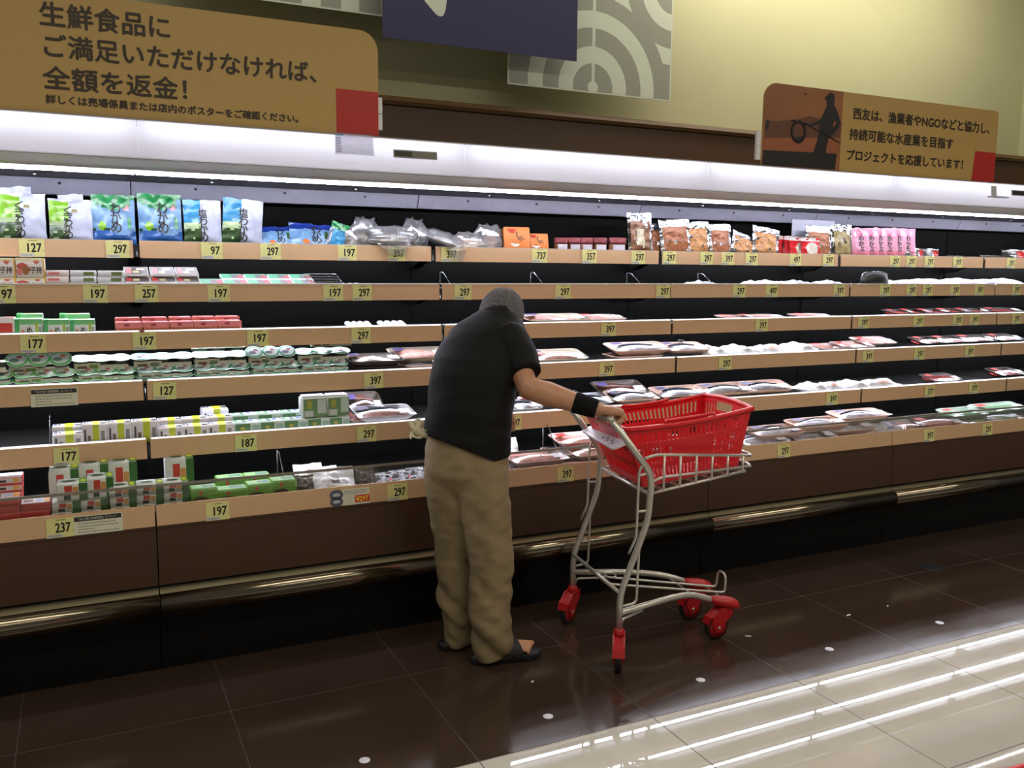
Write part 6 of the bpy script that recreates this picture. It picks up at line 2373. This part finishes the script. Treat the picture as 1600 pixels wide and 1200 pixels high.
for v, vn in zip(shirt.data.vertices, nrms):           # soft folds gathered at the waist and under the arm
    c = v.co.copy()
    lowz = max(0, 1.08 - c.z) / .35
    v.co = c + vn * (.008 * nz(c.x * 5, c.z * 26 + c.x * 8, 3) * lowz + .004 * nz(c.x * 14, c.z * 14 + c.y * 9, 9))
# hem drops towards the right side seam: trim to the slanted hem
bm = bmesh.new(); bm.from_mesh(shirt.data)
pa, pb_, pc_ = at_y(660, 678, 3.06), at_y(768, 719, 3.0), at_y(660, 678, 3.2) + UP * .0
nrm = (pb_ - pa).cross(pc_ - pa).normalized()
if nrm.z < 0:
    nrm = -nrm
bmesh.ops.bisect_plane(bm, geom=bm.verts[:] + bm.edges[:] + bm.faces[:], plane_co=pa, plane_no=nrm, clear_inner=True)
bm.to_mesh(shirt.data); bm.free()
md = shirt.modifiers.new('cloth', 'SOLIDIFY'); md.thickness = .004; md.offset = -1
# collar
mb = MB()
cr = ring_rows([(490, 745, 806, 3.165, .085), (483, 752, 803, 3.165, .075), (476, 757, 800, 3.17, .068)], 28, 2.0)
mb.loft(cr, M_SHIRT, cap=False)
co = onto_man(mb.build('collar', None)); md = co.modifiers.new('cloth', 'SOLIDIFY'); md.thickness = .005

# wristband
d_ = (WR - EL_R).normalized()
mb = MB()
mb.tube([WR - d_ * .088, WR - d_ * .080, WR - d_ * .04, WR - d_ * .006, WR + d_ * .002], [.036, .0405, .0385, .0365, .033], M_BAND, 20)
onto_man(mb.build('wristband'))

# trousers
b = MB()
b.loft(ring_rows([(672, 667, 790, 3.06, .125), (695, 664, 794, 3.06, .135), (715, 662, 796, 3.055, .138), (735, 663, 797, 3.05, .135), (755, 672, 792, 3.05, .115), (775, 690, 780, 3.05, .08), (790, 705, 765, 3.05, .05)]), M_KHAKI)
RL = [(712, 722, 796, 3.02, .11), (735, 717, 797, 3.005, .118), (770, 714, 798, 2.985, .112), (810, 720, 800, 2.975, .105), (850, 727, 803, 2.965, .10), (890, 731, 803, 2.955, .095), (930, 734, 802, 2.95, .092), (965, 735, 801, 2.945, .09),
      (995, 736, 801, 2.945, .088), (1014, 738, 799, 2.945, .086), (1024, 744, 792, 2.945, .08)]
LL = [(712, 664, 730, 3.09, .11), (735, 663, 734, 3.095, .115), (770, 667, 735, 3.10, .11), (810, 673, 736, 3.11, .10), (850, 679, 738, 3.115, .092), (890, 682, 740, 3.12, .088), (930, 684, 741, 3.125, .084), (965, 689, 741, 3.125, .08), (990, 694, 740, 3.125, .075), (1003, 699, 736, 3.125, .07)]
for rows in (RL, LL):
    b.loft(ring_rows(rows, 24, 2.1), M_KHAKI)
tro = onto_man(b.build('trousers'))
remesh(tro, .006, 14, .5)
nrms = [v.normal.copy() for v in tro.data.vertices]
for v, vn in zip(tro.data.vertices, nrms):
    c = v.co.copy()
    low = max(0.0, min(1.0, (.62 - c.z) / .5))
    side = c.dot(RV)
    wr_ = nz(side * 5 + c.z * 2, c.z * 17 + side * 14, 2) * .015 * (.2 + low) + nz(side * 22, c.z * 30, 6) * .004
    wr_ += .010 * nz(side * 15, c.z * 2.4, 11)                     # long soft creases down the legs
    v.co = c + vn * wr_
mb = MB()
p = ring_rows([(1018, 739, 798, 2.945, .088), (1024, 740, 797, 2.945, .086)], 24, 2.1)
# pocket welt on the right hip
pw = [at_y(778, 738, 2.86), at_y(790, 752, 2.875), at_y(793, 775, 2.885)]

# sandals
for heel, toe, s_ in ((HEEL_R, TOE_R, 1), (HEEL_L, TOE_L, -1)):
    fd = (toe - heel).normalized()
    sd = fd.cross(UP) * s_
    root = onto_man(empty('sandal', heel))
    root.matrix_parent_inverse = Matrix.Translation(-man.location)
    outl = [(-.030, 0), (-.024, -.028), (.03, -.036), (.10, -.034), (.17, -.046), (.22, -.042), (.246, -.014), (.248, .012), (.23, .034), (.17, .044), (.10, .034), (.03, .036), (-.024, .028)]

    def cat(z, k_=1.0):
        return [fd * (x * k_ + (1 - k_) * .1) + sd * (y * k_) + UP * (z + (.004 * max(0, (x - .17) / .08) ** 2 if z > 0.001 or x > .2 else 0)) for x, y in outl]
    mb = MB()
    mb.loft([cat(.0005, .97), cat(.006, 1.0), cat(.024, 1.0), cat(.028, .96)], M_SAND)
    mb.build('sole', root)

    def strap(f0, f1, z0, wdt, lift, m=M_SAND, name='strap'):
        m2 = MB()
        rings = []
        for j in range(13):
            t = pi * j / 12
            f = lerp(f0, f1, j / 12)
            y_ = .049 * cos(t)
            z_ = .024 + (z0 + lift) * sin(t)
            cpt = fd * f + sd * y_ + UP * z_
            out_ = (sd * cos(t) + UP * sin(t)).normalized()
            rings.append([cpt + fd * wdt / 2, cpt + fd * wdt / 2 + out_ * .005, cpt - fd * wdt / 2 + out_ * .005, cpt - fd * wdt / 2])
        m2.loft(rings, m, smooth=False)
        return m2.build(name, root)
    strap(.100, .152, .040, .042, .014)
    strap(.152, .096, .040, .042, .018)
    strap(.070, .078, .056, .028, .016)
    m2 = MB()
    cpt = fd * .088 + sd * .040 + UP * .066
    out_ = (sd * .75 + UP * .66).normalized()
    al = fd
    tn = out_.cross(al)
    m2.add([cpt + out_ * .012 + al * x * .017 + tn * y * .013 + out_ * z for z in (0, .004) for x, y in ((-1, -1), (1, -1), (1, 1), (-1, 1))], [(0, 1, 2, 3), (4, 7, 6, 5), (0, 4, 5, 1), (1, 5, 6, 2), (2, 6, 7, 3), (3, 7, 4, 0)], mat('brown_buckle_patch', (92, 74, 62), .5))
    m2.build('buckle', root)

# cloth hanging out of the back pocket
mb = MB()
M_CLOTH = mat('cream_cloth', (206, 198, 172), .85, var=.12, scale=50, bump=.4, bscale=90)


def ribbon(pxs, half, seed):
    ctr = [at_y(px, py, y) for px, py, y in pxs]
    pts = bend(ctr, .03, 4)
    rings = []
    for j, c in enumerate(pts):
        t = (pts[min(j + 1, len(pts) - 1)] - pts[max(j - 1, 0)]).normalized()
        wv = (FV * .75 + UP * .5 * nz(j * .3, 1, seed) + RV * .4).normalized()
        nv = t.cross(wv).normalized()
        h_ = half * (.75 + .35 * sin(pi * j / (len(pts) - 1)) + .2 * nz(j * .5, 2, seed))
        rings.append([c + wv * h_ + nv * .002, c + nv * (.003 + .004 * nz(j, 3, seed)), c - wv * h_ + nv * .002, c - wv * h_ - nv * .002, c - nv * .003, c + wv * h_ - nv * .002])
    mb.loft(rings, M_CLOTH)


ribbon([(668, 682, 3.05), (655, 676, 3.02), (645, 664, 3.01), (644, 659, 3.02), (651, 657, 3.03), (657, 664, 3.03), (652, 670, 3.03), (664, 674, 3.05)], .022, 2)
ribbon([(668, 680, 3.05), (654, 684, 3.02), (645, 683, 3.01), (646, 675, 3.02), (654, 671, 3.03), (664, 675, 3.05)], .02, 5)
o = mb.build('hand_towel')
tag(o, 'small crumpled cream cloth poking out of back pocket of khaki trousers', 'cloth')
